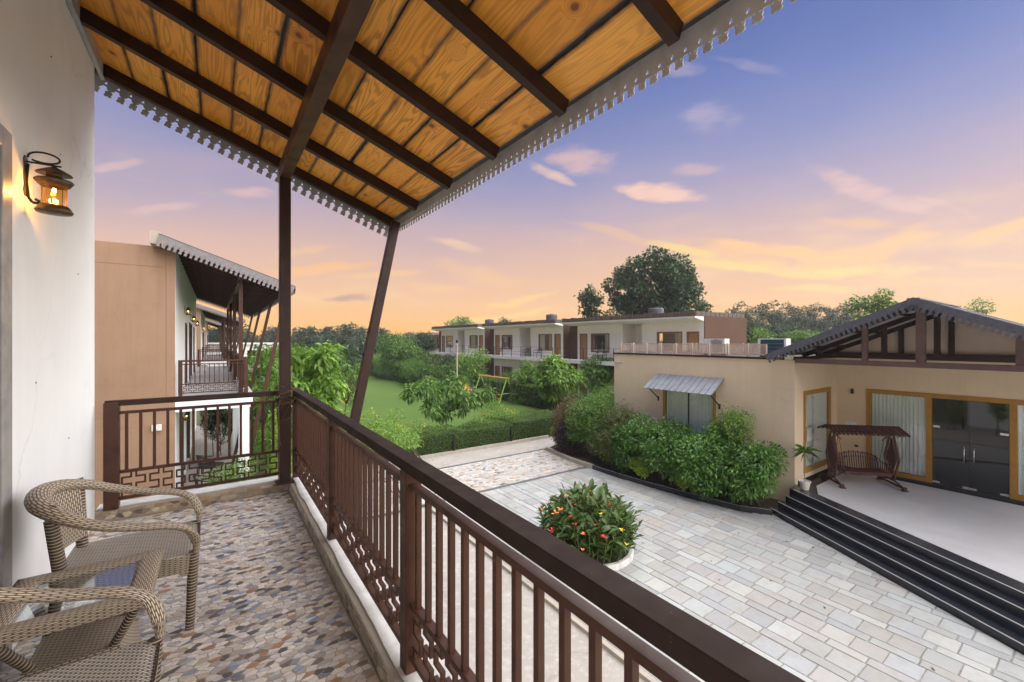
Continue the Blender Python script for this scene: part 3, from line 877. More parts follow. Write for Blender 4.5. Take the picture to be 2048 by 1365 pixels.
# railings -------------------------------------------------------------
def rail_meshes():
    d = {}
    mb = MB(); mb.box(-.011, .011, -.011, .011, .4301, .9349); d['baluster'] = mb.mesh('baluster', 'brown_metal')
    for sgn, nm in ((1, 'key_bracket'), (-1, 'key_bracket_turned')):
        mb = MB(); a = .031; t = .0065
        pts = [(-a, .405), (-a, .362), (a, .362), (a, .300), (-a, .300), (-a, .238), (a, .238), (a, .195)]
        for (x0, z0), (x1, z1) in zip(pts, pts[1:]):
            x0 *= sgn; x1 *= sgn
            if z0 == z1: mb.box(min(x0, x1)-t, max(x0, x1)+t, -.0095, .0095, z0-t, z0+t)
            else: mb.box(x0-t, x0+t, -.009, .009, z1+(t if z1 != .195 else 0), z0-(t if z0 != .405 else 0))
        d[nm] = mb.mesh('key_bracket', 'brown_metal')
    return d
RM = rail_meshes()
def railing(parent, P0, P1, z, posts, joined=False, cap=.078, capmat='rail_cap', post_w=.075, post_to=1.01, base=.10, thick=1.0, sp=.1033, ends=(0, 0)):
    org = origin_of(parent); P0 = Vector((*P0, 0)); P1 = Vector((*P1, 0)); d = P1-P0; L = d.length; d.normalize(); ang = math.atan2(d.y, d.x)
    def place(name, me, s, zoff=0):
        p = P0+d*s; o = link(name, me, parent, None, Vector((p.x, p.y, z+zoff))-org); o.rotation_euler = (0, 0, ang); return o
    def lbar(name, s0, s1, z0, z1, w, mat='brown_metal', bev=.002):
        mb = MB(); mb.box(s0, s1, -w/2, w/2, z0, z1); o = place(name, mb.mesh(name, mat), 0)
        if bev:
            b = o.modifiers.new('bevel', 'BEVEL'); b.width = bev; b.segments = 1
        return o
    lbar('top_rail', ends[0], L+ends[1], 1.01, 1.06, cap, capmat, .003)
    pm = None
    for s in posts:
        lbar('post', s-post_w/2, s+post_w/2, base, post_to-.001, post_w, 'brown_metal', .003)
    jb = MB()
    for a, b in zip(posts, posts[1:]):
        a2, b2 = a+post_w/2, b-post_w/2
        lbar('upper_rail', a2, b2, .935, .960, .034, bev=0); lbar('middle_rail', a2, b2, .405, .430, .034, bev=0); lbar('bottom_rail', a2, b2, .170, .195, .034, bev=0)
        n = max(1, int(round((b2-a2)/sp))); st = (b2-a2)/n
        for i in range(n):
            s = a2+(i+.5)*st
            if joined:
                jb.box(s-.011, s+.011, -.011, .011, .4301, .9349)
                jb.box(s-.035, s-.02, -.009, .009, .2, .40) if i % 2 else jb.box(s+.02, s+.035, -.009, .009, .2, .40)
                jb.box(s-.035, s+.035, -.008, .008, .29, .305)
            else:
                place('baluster', RM['baluster'], s)
                place('key_bracket', RM['key_bracket' if i % 2 else 'key_bracket_turned'], s)
    if joined:
        o = place('baluster_row', jb.mesh('baluster_row', 'brown_metal'), 0); o['kind'] = 'stuff'

rl = root('balcony_railing', (.73, 2, .1), 'long dark brown railing with wide flat cap along the right side of the balcony', 'railing', 'balcony railings')
railing(rl, (.73, 5.20), (.73, -4.0), 0, [.04, 1.795, 3.345, 4.9, 6.45, 8.0])
rb = root('balcony_railing', (0, 5.14, .1), 'short dark brown railing with key fretwork closing the far end of the mosaic balcony', 'railing', 'balcony railings')
railing(rb, (WX+.06, 5.14), (.64, 5.14), 0, [.045, 1.40], cap=.05, capmat='dark_metal', post_w=.10, post_to=1.045, sp=.098)

# canopy ----------------------------------------------------------------
SL = .36; TH = math.atan(SL)
def zu(x): return 3.12+(1.83-x)*SL
def canopy(parent, ys, near, detailed, posts=(), braces=(), y_trim=None):
    """ys: rafter positions"""
    org = origin_of(parent); y0, y1 = ys[0], ys[-1]
    lo, hi = min(ys), max(ys)
    # rafters
    mb = MB(); L = (1.84+1.10)/cos(TH)
    mb.box(-L/2, L/2, -.03, .03, -.10, 0); rm = mb.mesh('rafter', 'dark_metal' if detailed else 'brown_metal')
    xc = (1.84-1.10)/2
    for y in ys:
        o = link('rafter', rm, parent, None, Vector((xc, y, zu(xc)-.001))-org); o.rotation_euler = (0, TH, 0)
    npl = 12; w = (1.85+1.10)/cos(TH)/npl
    if detailed:
        variants = []
        for k in range(3):
            mb = MB(); mb.box(-w/2+.0055, w/2-.0055, -.404+.004*k, .404-.002*k, 0, .02); variants.append(mb.mesh('plank', 'pine_plank'))
        for a, b in zip(ys, ys[1:]):
            for i in range(npl):
                s = (i+.5)*w; x = -1.10+s*cos(TH); sh = random.uniform(-.012, .012)
                o = link('plank', random.choice(variants), parent, None, Vector((x+sh*cos(TH), (a+b)/2, zu(x)+.001+random.uniform(0, .005)-sh*sin(TH)))-org)
                o.rotation_euler = (random.uniform(-.004, .004), TH, random.choice((0, pi))+random.uniform(-.004, .004))
                if abs(o.rotation_euler.z) > 1: o.rotation_euler.y = -TH
                o.scale.y = abs(a-b)/.81
    else:
        mb = MB(); x0, x1 = -1.1, 1.85
        for i in range(npl):
            xa = x0+(x1-x0)*i/npl+.006; xb = x0+(x1-x0)*(i+1)/npl-.006
            mb.hexa([(xa, lo, zu(xa)), (xb, lo, zu(xb)), (xb, hi, zu(xb)), (xa, hi, zu(xa)), (xa, lo, zu(xa)+.02), (xb, lo, zu(xb)+.02), (xb, hi, zu(xb)+.02), (xa, hi, zu(xa)+.02)])
        o = mb.build('plank_lining', 'brown_metal', parent); o['kind'] = 'stuff'  # wooden boards coloured dark brown, their shade put into the colour
    # sheet roof above and its turned-down edge
    mb = MB(); x0, x1 = -1.14, 1.90
    mb.hexa([(x0, lo-.12, zu(x0)+.03), (x1, lo-.12, zu(x1)+.03), (x1, hi+.12, zu(x1)+.03), (x0, hi+.12, zu(x0)+.03),
             (x0, lo-.12, zu(x0)+.05), (x1, lo-.12, zu(x1)+.05), (x1, hi+.12, zu(x1)+.05), (x0, hi+.12, zu(x0)+.05)])
    mb.build('roof_sheet', 'sheet_dark', parent)
    # longitudinal beam over the railing
    mb = MB(); mb.box(.55, .65, lo-.02 if detailed else lo, hi-.18, 3.285, zu(.65)-.10-.002)
    mb.build('beam', 'brown_metal', parent, bevel=.004)
    # trims
    Lx = 1.90-(-1.12)
    if detailed: tm = trim_mesh('gable_trim', Lx/cos(TH), .092, .17, .10, 'trim_grey', .003)
    else: tm = trim_mesh('gable_trim', Lx/cos(TH), .115, .20, .115, 'trim_mauve', .003)
    for y in ([hi+.115] if detailed else [lo-.115, hi+.115]):
        link('gable_trim', tm, parent, None, Vector((-1.12, y, zu(-1.12)+.04))-org).rotation_euler = (0, TH, 0)
    et = trim_mesh('eave_trim', hi-lo+.24, .075 if detailed else .14, .145, .042, 'trim_grey_lit' if detailed else 'trim_mauve', .003)
    o = link('eave_trim', et, parent, None, Vector((1.905, lo-.12, zu(1.905)+.055))-org); o.rotation_euler = (0, 0, R(90))
    for (x, y, z0) in posts:
        mb = MB(); mb.box(x-.052, x+.052, y-.052, y+.052, z0, 3.284); mb.build('support_post', 'dark_metal' if detailed else 'brown_metal', parent, bevel=.005)
        mb = MB(); mb.box(x-.085, x+.085, y-.085, y+.085, z0-.001, z0+.006); mb.build('base_plate', 'brown_metal', parent)
    for (y, zb, xb) in braces:
        mb = MB(); mb.bar((1.80, y, 3.03), (xb, y, zb), .10, .08, (0, 1, 0)); mb.build('brace_post', 'dark_metal' if detailed else 'brown_metal', parent, bevel=.004)
ys = [5.25-.803*i for i in range(11)]
cn = root('canopy_roof', (.5, 1.5, 3.1), 'pine plank canopy roof with dark steel rafters directly overhead', 'roof')
canopy(cn, ys, True, True, posts=[(.60, 5.03, .111)], braces=[(5.06, GZ, .50)])
mb = MB(); mb.bar((-.835, -2.8, zu(-.83)-.06), (-.835, 5.30, zu(-.83)-.06), .03, .12); 
mb.build('wall_flashing', 'grey_metal', cn)

# dry creeper wound about the corner post
tw = root('dry_creeper', (.60, 5.03, 1.0), 'dry creeper stems wound around the corner post at rail height', 'creeper')
mb = MB()
for k in range(7):
    ph = random.uniform(0, 6); z0 = 1.0+random.uniform(-.07, .06); n = 26
    mb.tube([(.60+(.078+.012*sin(i*1.7+k))*cos(ph+i*.33)*1.0, 5.03+(.078+.012*cos(i*1.3+k))*sin(ph+i*.33), z0+.004*i*(1 if k % 2 else -.6)+.012*sin(i*.9+k)) for i in range(n)], .0045, 5)
mb.tube([(.55, 4.97, .98), (.52, 4.95, .85), (.535, 4.96, .7), (.545, 4.97, .55), (.56, 4.972, .5)], .007, 5)
mb.tube([(.67, 4.96, .97), (.60, 4.965, .85), (.54, 4.96, .72)], .004, 5)
mb.tube([(.52, 5.0, 1.03), (.43, 5.05, .99), (.42, 5.09, .84), (.43, 5.10, .74)], .004, 5)
mb.tube([(.67, 4.98, .80), (.60, 4.972, .77), (.54, 4.975, .76)], .003, 5)
mb.tube([(.64, 5.05, 1.075), (.70, 5.15, 1.075), (.77, 5.19, 1.07)], .008, 5)
mb.tube([(.645, 5.1, 1.07), (.72, 5.18, 1.08), (.76, 5.16, 1.075)], .006, 5)
mb.build('stem', 'twig', tw, smooth=True)

# wall lantern -----------------------------------------------------------
def make_lantern(loc, label, scale=1.0, light=0, group='amber wall lanterns'):
    t = root('wall_lantern', loc, label, 'lantern', group)      # origin: centre of the wall plate, arm towards +x
    o3 = Vector(loc)
    def B(name, mb, mat, parent=t, sm=False):
        o_ = link(name, mb.mesh(name, mat, (0, 0, 0), sm), parent)
        return o_
    mb = MB()
    prof = [(-.11, .016), (-.085, .034), (-.05, .022), (0, .030), (.05, .022), (.085, .036), (.11, .018)]
    for (a, w0), (b, w1) in zip(prof, prof[1:]):
        mb.hexa([(0, -w0, a), (.006, -w0, a), (.006, w0, a), (0, w0, a), (0, -w1, b), (.006, -w1, b), (.006, w1, b), (0, w1, b)])
    B('wall_plate', mb, 'brass_old')
    mb = MB(); ax = .120
    mb.box(.002, ax+.03, -.006, .006, .077, .084)
    pts = [(.012, 0, -.11), (.010, 0, 0), (.012, 0, .08)]
    n = 22; sp = []
    for i in range(n):
        a = R(190)-R(330)*i/(n-1); rx = .066+.0*i; sp.append((.078+rx*cos(a), 0, .112+(.036-.0006*i)*sin(a)))
    for p, q in zip(sp, sp[1:]): mb.bar(p, q, .010, .003, (0, 1, 0))
    low = [(.012, 0, .07), (.006, 0, -.03), (.014, 0, -.115), (.03, 0, -.14), (.055, 0, -.142), (.06, 0, -.13), (.04, 0, -.12)]
    for p, q in zip(low, low[1:]): mb.bar(p, q, .014, .003, (0, 1, 0))
    B('bracket', mb, 'black_metal')
    zb = -.19
    W_ = .88
    mb = MB().lathe([(.001, zb), (.078, zb+.004), (.083, zb+.014), (.070, zb+.036), (.062, zb+.046), (.001, zb+.046)], 28, (ax, 0, 0)); B('base_dish', mb, 'brass_old', t, True)
    mb = MB().lathe([(.056, zb+.046), (.056, zb+.158)], 28, (ax, 0, 0)); B('glass_chimney', mb, 'glass_amber', t, True)
    mb = MB().lathe([(.060, zb+.152), (.070, zb+.160), (.086, zb+.182), (.080, zb+.190), (.036, zb+.202), (.034, zb+.228), (.080, zb+.222), (.076, zb+.228), (.045, zb+.246), (.012, zb+.262), (.008, zb+.272), (.001, zb+.273)], 28, (ax, 0, 0))
    B('hood', mb, 'brass_old', t, True)
    mb = MB()
    for k in range(4):
        a = pi/4+k*pi/2; mb.tube([(ax+.060*cos(a), .060*sin(a), zb+.044), (ax+.060*cos(a), .060*sin(a), zb+.160)], .0022, 5)
    B('cage_bars', mb, 'brass_old')
    mb = MB().lathe([(.001, .012), (.007, .010), (.010, 0), (.007, -.010), (.001, -.012)], 12, (ax, 0, zb+.132)); B('bulb', mb, 'lamp_glow', t, True)
    mb = MB().lathe([(.009, 0), (.009, .055), (.001, .06)], 12, (ax, 0, zb+.046)); B('candle_tube', mb, 'pot_white', t, True)
    t.scale = (scale*.94, scale*.86, scale)
    if light:
        ld = bpy.data.lights.new('lantern_light', 'POINT'); ld.energy = light; ld.color = (1, .55, .18); ld.shadow_soft_size = .015
        lo = bpy.data.objects.new('lantern_light', ld); col.objects.link(lo); lo.parent = t; lo.location = (ax, 0, zb+.09)
    return t
lan0 = make_lantern((WX, 3.45, 2.50), 'amber glass lantern on curled bracket, nearest one, on the white wall beside the door', 1.0, 1.2)
own_lantern = lan0
mb = MB()
for (y, z) in [(4.1, 2.85), (3.9, 3.4), (4.55, 2.1), (4.3, .9), (3.62, 1.35)]: mb.box(WX, WX+.004, y-.003, y+.003, z-.004, z+.004)
o = mb.build('screw_hole', 'black_metal', own)
# ------------------------------------------------------------------ wicker furniture
def smoothpath(pts, n):
    """Catmull-Rom through control points"""
    P = [Vector(p) for p in pts]; P = [P[0]*2-P[1]]+P+[P[-1]*2-P[-2]]; out = []
    for i in range(1, len(P)-2):
        for k in range(n):
            t = k/n; a, b, c, d = P[i-1:i+3]
            out.append(.5*((2*b)+(-a+c)*t+(2*a-5*b+4*c-d)*t*t+(-a+3*b-3*c+d)*t**3))
    out.append(P[-2]); return out
def woven_sweep(mb, path, half_w, half_h, n=16, updir=(0, 0, 1)):
    """oval band with uv in metres: u along, v around"""
    if mb.uv is None: mb.uv = {}
    N = len(path); s = 0; base = len(mb.v)
    for i, p in enumerate(path):
        if i: s += (path[i]-path[i-1]).length
        t = (path[min(i+1, N-1)]-path[max(i-1, 0)]).normalized()
        up = Vector(updir); up = up-t*up.dot(t)
        if up.length < .15: up = Vector((1, 0, 0))-t*t.x
        up.normalize(); sd = t.cross(up)
        w = half_w[i] if isinstance(half_w, list) else half_w; h = half_h[i] if isinstance(half_h, list) else half_h
        per = 2*pi*sqrt((w*w+h*h)/2)
        for k in range(n+1):
            a = 2*pi*k/n
            mb.v.append(tuple(p+sd*cos(a)*w+up*sin(a)*h)); mb.uv[len(mb.v)-1] = (s, k/n*.152)
    m = n+1
    for i in range(N-1):
        for k in range(n): mb.f.append((base+i*m+k, base+(i+1)*m+k, base+(i+1)*m+k+1, base+i*m+k+1))
    return mb
def wrapped_leg(mb, p0, p1, r0, r1, pitch=.0082):
    """cane wound round a leg: every turn is a real ridge"""
    p0 = Vector(p0); p1 = Vector(p1); L = (p1-p0).length; turns = int(L/pitch); path, rad = [], []
    for i in range(turns*3+1):
        t = i/(turns*3); path.append(p0.lerp(p1, t)); rad.append((r0+(r1-r0)*t)*(1+(.075 if i % 3 == 1 else (.055 if i % 3 == 2 else -.05))))
    n0 = len(mb.v); mb.tube(path, rad, 12)
    if mb.uv is None: mb.uv = {}
    for i in range(len(path)):
        for k in range(12): mb.uv[n0+i*12+k] = (0, i/3*.0082+.001)
    return mb
def make_chair(loc, rz, label):
    t = root('wicker_armchair', loc, label, 'armchair', 'woven cane armchairs', rz)
    def B(name, mb, mat, sm=True): return link(name, mb.mesh(name, mat, (0, 0, 0), sm), t)
    zs = .425
    # seat: slightly dished pad with rolled front
    mb = MB()
    def seat(u, v):
        x = -.235+.50*u; wy = .235+.025*sin(u*pi*.6); y = (v-.5)*2*wy
        z = zs-.012*sin(u*pi)*sin(v*pi)
        if u > .93: z -= (u-.93)**2*5; 
        return (x, y, z)
    mb.grid(seat, 22, 20, lambda u, v: (u*.50, (v-.5)*.5))
    B('seat', mb, 'wicker_seat')
    mb = MB()
    corners = [(-.235, -.235), (.20, -.262), (.248, -.255), (.266, -.22), (.27, 0), (.266, .22), (.248, .255), (.20, .262), (-.235, .235), (-.235, -.235)]
    pts = []
    for a, b in zip(corners, corners[1:]):
        for k in range(4): pts.append((a[0]+(b[0]-a[0])*k/4, a[1]+(b[1]-a[1])*k/4))
    pts.append(corners[-1]); cum = [0]
    for a, b in zip(pts, pts[1:]): cum.append(cum[-1]+sqrt((a[0]-b[0])**2+(a[1]-b[1])**2))
    def apron(u, v):
        i = int(round(u*(len(pts)-1))); x, y = pts[i]
        k = 1-.03*v; arch = .02*cos(min(1, abs(y)/.26)*pi/2) if x > .2 else .02
        return (x*k, y*k, zs-.002-(.115-arch)*v)
    mb.grid(apron, len(pts)-1, 5, lambda u, v: (cum[int(round(u*(len(pts)-1)))], v*.115))
    B('apron', mb, 'wicker_long')
    # back and arm band in one sweep
    half = [(.262, .252, zs+.0), (.258, .262, zs+.075), (.225, .285, zs+.150), (.15, .302, zs+.195), (.03, .315, zs+.225), (-.10, .312, zs+.275), (-.20, .272, zs+.330), (-.275, .17, zs+.368), (-.305, 0, zs+.385)]
    full = half+[(x, -y, z) for x, y, z in half[-2::-1]]
    path = smoothpath(full, 9); N = len(path)
    ws = []; hs = []
    for i in range(N):
        k = 1-abs(2*i/(N-1)-1)      # 0 at ends, 1 at the back
        ws.append(.021+.011*min(1, k*2.5)+.010*max(0, k-.5)*2); hs.append(.014+.004*min(1, k*3)+.020*max(0, k-.5)*2)
    mb = MB(); woven_sweep(mb, path, ws, hs, 16); B('arm_band', mb, 'wicker_long')
    # back panel between the rear legs
    mb = MB()
    def backp(u, v):
        a = (u-.5)*2; y = a*(.205+.06*v); x = -.275+.10*a*a*(.6+.4*v)-.035*v+.03*(1-v)
        return (x, y, zs+.055+.325*v)
    mb.grid(backp, 16, 14, lambda u, v: (v*.33, u*.46)); B('backrest', mb, 'wicker_panel')
    for sy in (-1, 1):
        mb = MB(); wrapped_leg(mb, (.235, .232*sy, .0), (.250, .240*sy, zs+.005), .0175, .0205); B('leg', mb, 'wicker_wrap')
        mb = MB(); wrapped_leg(mb, (-.265, .205*sy, .0), (-.205, .205*sy, zs-.01), .0175, .021); B('leg', mb, 'wicker_wrap')
        mb = MB(); wrapped_leg(mb, (-.205, .205*sy, zs-.008), (-.225, .255*sy, zs+.31), .022, .022); B('back_post', mb, 'wicker_wrap')
        for x in (.235, -.265):
            mb = MB(); mb.lathe([(.0005, 0), (.017, 0), (.018, .012), (.0005, .0125)], 12, (x, (.232 if x > 0 else .205)*sy, -.0)); B('foot_cap', mb, 'brass_old')
    t.scale = (1.15, 1, 1)
    return t
make_chair((-.385, 3.19, .0), 0, 'wicker armchair further along the balcony, behind the glass topped table')
make_chair((-.48, 1.93, .0), 0, 'wicker armchair nearest the camera, cut off by the bottom left corner')

def make_table(loc, label):
    t = root('wicker_table', loc, label, 'table')
    def B(name, mb, mat, sm=False): return link(name, mb.mesh(name, mat, (0, 0, 0), sm), t)
    a = .262; b = .172; z = .50; th = .042
    # woven frame: four mitred sides with uv along their length
    for k in range(4):
        mb = MB(); mb.uv = {}
        rot = Matrix.Rotation(k*pi/2, 4, 'Z'); n = 10
        prof = [(a-.004, z-th), (a, z-.010), (a-.004, z-.001), (a-.030, z+.004), (b+.02, z+.003), (b, z-.003), (b, z-th+.01)]
        cum = [0]
        for (r0, z0), (r1, z1) in zip(prof, prof[1:]): cum.append(cum[-1]+sqrt((r0-r1)**2+(z0-z1)**2))
        base = 0
        for i in range(n+1):
            for j, (r, zz_) in enumerate(prof):
                s = (i/n*2-1)*r
                mb.v.append(tuple(rot @ Vector((r, s, zz_)))); mb.uv[len(mb.v)-1] = (s+1, cum[j])
        m = len(prof)
        for i in range(n):
            for j in range(m-1): mb.f.append((i*m+j, (i+1)*m+j, (i+1)*m+j+1, i*m+j+1))
        B('frame_side', mb, 'wicker_long', True)
    mb = MB(); mb.box(-b+.001, b-.001, -b+.001, b-.001, z-.018, z-.010); B('glass_top', mb, 'glass_table')
    # splayed wound struts down to a woven box that widens to the floor
    for sx in (-1, 1):
        for sy in (-1, 1):
            mb = MB(); wrapped_leg(mb, (sx*.125, sy*.125, .272), (sx*.215, sy*.215, z-th+.004), .017, .019); B('strut', mb, 'wicker_wrap', True)
    for k in range(4):
        mb = MB(); rot = Matrix.Rotation(k*pi/2, 4, 'Z')
        def side(u, v):
            r = .145+.055*(1-v); return rot @ Vector((r, (u-.5)*2*r, .012+.262*v))
        mb.grid(side, 8, 6, lambda u, v: (u*.4, v*.27)); B('base_panel', mb, 'wicker_panel', True)
    mb = MB(); mb.grid(lambda u, v: ((u-.5)*.29, (v-.5)*.29, .272), 4, 4, lambda u, v: (u*.29, v*.29)); B('lower_shelf', mb, 'wicker_panel')
    return t
make_table((-.485, 2.645, .0), 'square wicker side table with inset glass top between the two armchairs')

# ------------------------------------------------------------------ neighbouring wings in line beyond the balcony
def make_wing(Y0, L, label, first=False):
    w = root('resort_wing', (-3, Y0, GZ), label, 'building')
    Y1 = Y0+L
    doors_u = [(Y0+4.5, Y0+5.6, 0, 2.2), (Y0+7.2, Y0+9.6, 0, 2.3), (Y0+11.3, Y0+12.4, 0, 2.2)]
    doors_g = [(Y0+2.2, Y0+3.4, GZ+.1, -.9), (Y0+5.4, Y0+7.6, GZ+.1, -.9), (Y0+10, Y0+11.2, GZ+.1, -.9)]
    mb = MB(); holed(mb, 'x', -1.10, 1.10+WX, Y0+.02, Y1, GZ, 4.03, doors_u+doors_g); mb.build('facade', 'white_paint', w)
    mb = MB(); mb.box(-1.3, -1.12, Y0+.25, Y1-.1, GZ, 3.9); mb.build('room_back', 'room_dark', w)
    # tan end wall, laid up as separate rendered fields with open joints
    g = .007
    fields = [(-1.045+g, WX-.001, -.195+g, 4.0), (-9, -1.045, 3.47+g, 4.0), (-9, -1.045, -.195+g, 3.47), (-9, WX-.001, -.315+g, -.195), (-9, WX-.001, -.62+g, -.315), (-9, WX-.001, GZ, -.62)]
    for (a, b, c, d) in fields:
        mb = MB(); mb.box(a, b, Y0-.012, Y0, c, d); mb.build('render_panel', 'tan_plaster', w, bevel=.003)
    mb = MB(); mb.box(-9, WX-.002, Y0+.0001, Y0+.24, GZ, 3.995); mb.build('end_wall', 'tan_plaster', w)
    mb = MB(); mb.box(-9, WX-.01, Y1-.2, Y1+.02, GZ, 4.0); mb.build('end_wall', 'tan_plaster', w)
    mb = MB(); mb.box(-1.32, -1.13, Y0-.5, Y0-.015, 3.98, 4.30); mb.build('roof_block', 'cement', w)
    for (a, b, c, d) in doors_u+doors_g:
        mb = MB(); f = .07
        mb.box(-.98, WX+.02, a-.001, a+f, c, d); mb.box(-.98, WX+.02, b-f, b+.001, c, d); mb.box(-.98, WX+.02, a+f, b-f, d-f, d+.001)
        mb.build('door_frame', 'door_dark', w)
        mb = MB(); mb.box(-.95, -.94, a+f, b-f, c, d-f); mb.build('door_glass', 'glass_dark', w)
    # balcony slab, kerb and the columns under its edge
    mb = MB(); mb.box(WX+.001, .885, Y0-.02, Y1, -.30, -.002); mb.build('balcony_slab', 'white_paint', w)
    mb = MB(); mb.box(WX+.001, .64, Y0+.09, Y1-.1, -.0015, .002); mb.build('balcony_paving', 'marble_floor', w)
    mb = MB(); mb.box(.645, .886, Y0-.021, Y1, -.0018, .105); mb.box(WX, .645, Y0-.021, Y0+.16, -.0018, .105); mb.box(WX, .645, Y1-.18, Y1, -.0018, .105)
    mb.build('balcony_kerb', 'white_ledge', w)
    for y in (Y0+.0, Y0+5, Y0+10, Y1-.26):
        mb = MB(); mb.box(.55, .80, y, y+.26, GZ, -.301); mb.build('column', 'white_paint', w)
    mb = MB(); mb.box(WX+.001, .9, Y0-.02, Y1, GZ, GZ+.10); mb.build('porch_floor', 'concrete', w)
    # railing round the balcony
    r_ = root('balcony_railing', (.7, Y0+L/2, .1), f'key fretwork railing on the balcony of the {label.split(",")[0]}', 'railing', 'balcony railings')
    railing(r_, (WX+.06, Y0+.06), (.73, Y0+.06), 0, [.045, 1.52], joined=not first, cap=.05, capmat='brown_metal', post_w=.09)
    nb = int(round(L/1.55)); st = (L-.16)/nb
    railing(r_, (.73, Y0+.06), (.73, Y1-.1), 0, [st*i for i in range(nb+1)], joined=True, cap=.07, capmat='brown_metal')
    railing(r_, (WX+.06, Y1-.1), (.73, Y1-.1), 0, [.045, 1.52], joined=not first, cap=.05, capmat='brown_metal', post_w=.09)
    # canopy
    c_ = root('canopy_roof', (.5, Y0+L/2, 3.1), f'sloping canopy over the balcony of the {label.split(",")[0]}', 'roof', 'sloping balcony canopies')
    n = int(L/.62); ys_ = [Y0-.42+(L+.6)*i/n for i in range(n+1)]
    canopy(c_, ys_, False, False, posts=[(.60, Y0+.16, .106), (.60, Y0+4.9, .106), (.60, Y0+9.8, .106), (.60, Y1-.3, .106)],
           braces=[(Y0+.3, GZ, .50), (Y0+5.0, GZ, .50), (Y0+9.9, GZ, .50), (Y1-.4, GZ, .50)])
    return w
wings = [(14.2, 15.4, 'tan walled wing just past the end railing, first in the row', True),
         (39.0, 15.4, 'tan walled wing behind the nearest one, second in the row', False),
         (63.5, 15.4, 'tan walled wing farthest down the row', False)]
for (y0, L, lb, fst) in wings: make_wing(y0, L, lb, fst)
idx = build_index()
def lantern_copy(loc, label):
    c = copy_tree(own_lantern, {k: [o for o in v if o.type != 'LIGHT'] for k, v in idx.items()}); c.location = loc; c['label'] = label; return c
for (y, z, lb) in [(18.1, 2.62, 'lit amber lantern nearest on the upper facade of the neighbouring wing'),
                   (22.7, 2.55, 'lit amber lantern in the middle of three on the upper facade of the neighbouring wing'),
                   (27.2, 2.50, 'lit amber lantern furthest along the upper facade of the neighbouring wing'),
                   (43, 2.6, 'tiny lit lantern, nearest on the second wing down the row'),
                   (47.6, 2.55, 'tiny lit lantern, second along the second wing down the row'),
                   (52, 2.5, 'tiny lit lantern, last along the second wing down the row'),
                   (17.1, -.78, 'lit lantern low on the ground floor porch wall, seen through the end railing'),
                   (21.8, -.70, 'lit lantern deeper in the ground floor porch, behind the first porch lantern')]:
    lantern_copy((WX, y, z), lb)
# small floodlight on the tan end wall
t = root('flood_light', (-1.22, 14.18, -.62), 'small white floodlight fixed on the tan end wall', 'light')
mb = MB(); mb.box(-1.32, -1.12, 14.06, 14.11, -.72, -.56); mb.build('housing', 'white_plastic', t, bevel=.01)
mb = MB(); mb.box(-1.25, -1.19, 14.11, 14.187, -.66, -.62); mb.build('arm', 'white_plastic', t)
# porch chairs in the ground floor of the first wing
def simple_chair(loc, rz, label, mat='black_metal', group=None):
    t = root('patio_chair', loc, label, 'chair', group, rz)
    def B(name, mb): return link(name, mb.mesh(name, mat, (0, 0, 0), False), t)
    B('seat', MB().box(-.24, .24, -.24, .24, .42, .45))
    for sx, sy in ((-1, -1), (-1, 1), (1, -1), (1, 1)): B('leg', MB().tube([(sx*.21, sy*.22, 0), (sx*.2, sy*.21, .42)], .014, 6))
    mb = MB(); mb.tube(smoothpath([(.22, .27, .62), (0, .29, .66), (-.24, .24, .74), (-.32, 0, .80), (-.24, -.24, .74), (0, -.29, .66), (.22, -.27, .62)], 4), .02, 6); B('arm_rail', mb)
    mb = MB()
    for k in range(7):
        a = -.21+.07*k; mb.bar((-.23, a, .45), (-.31+.25*a*a, a, .78), .02, .01)
    B('back_slats', mb)
    return t
simple_chair((-.2, 15.6, GZ+.1), 0, 'dark metal porch chair beside the nearer porch lantern', group='porch chairs of the first wing')
simple_chair((-.2, 18.4, GZ+.1), .3, 'dark metal porch chair deeper in the porch, behind the shrub', group='porch chairs of the first wing')
t = root('porch_table', (-.1, 17.0, GZ+.1), 'round dark table on the ground floor porch seen through the end railing', 'table')
mb = MB(); mb.lathe([(.001, .70), (.36, .70), (.36, .73), (.001, .73)], 20, (-.1, 17.0, GZ+.1)); mb.build('tabletop', 'black_metal', t)
mb = MB(); mb.tube([(-.1, 17.0, GZ+.1), (-.1, 17, GZ+.8)], .03, 8); mb.build('leg', 'black_metal', t)
# ------------------------------------------------------------------ courtyard paving
FP = -2.65        # terrace floor
def step_line(s, off, ): return (12.8-.47*s+.883*off, 5.6-.883*s-.47*off)
def right_limit(y):        # edge of the courtyard: planter kerb, then the diagonal stair
    pts = [(14.6, 12.0), (11.5, 11.72), (9.0, 11.85), (7.4, 12.05), (6.3, 12.28), (5.6, 12.72), (-8, 5.48)]
    for (ya, xa), (yb, xb) in zip(pts, pts[1:]):
        if yb <= y <= ya: return xa+(xb-xa)*(ya-y)/(ya-yb)
    return 12
sheet('courtyard_bed', [(5.15, -8), (5.6, -8), (12.8, 5.6), (12.3, 6.3), (12.05, 7.4), (11.85, 9), (11.75, 11.8), (5.15, 11.8)], GZ+.008, 'joint_dark', thick=.06)
pave = root('courtyard_paving', (7, 5, GZ), None, None); pave['kind'] = 'structure'
rr = random.Random(21)
stones = []
x = 5.20; k = 0
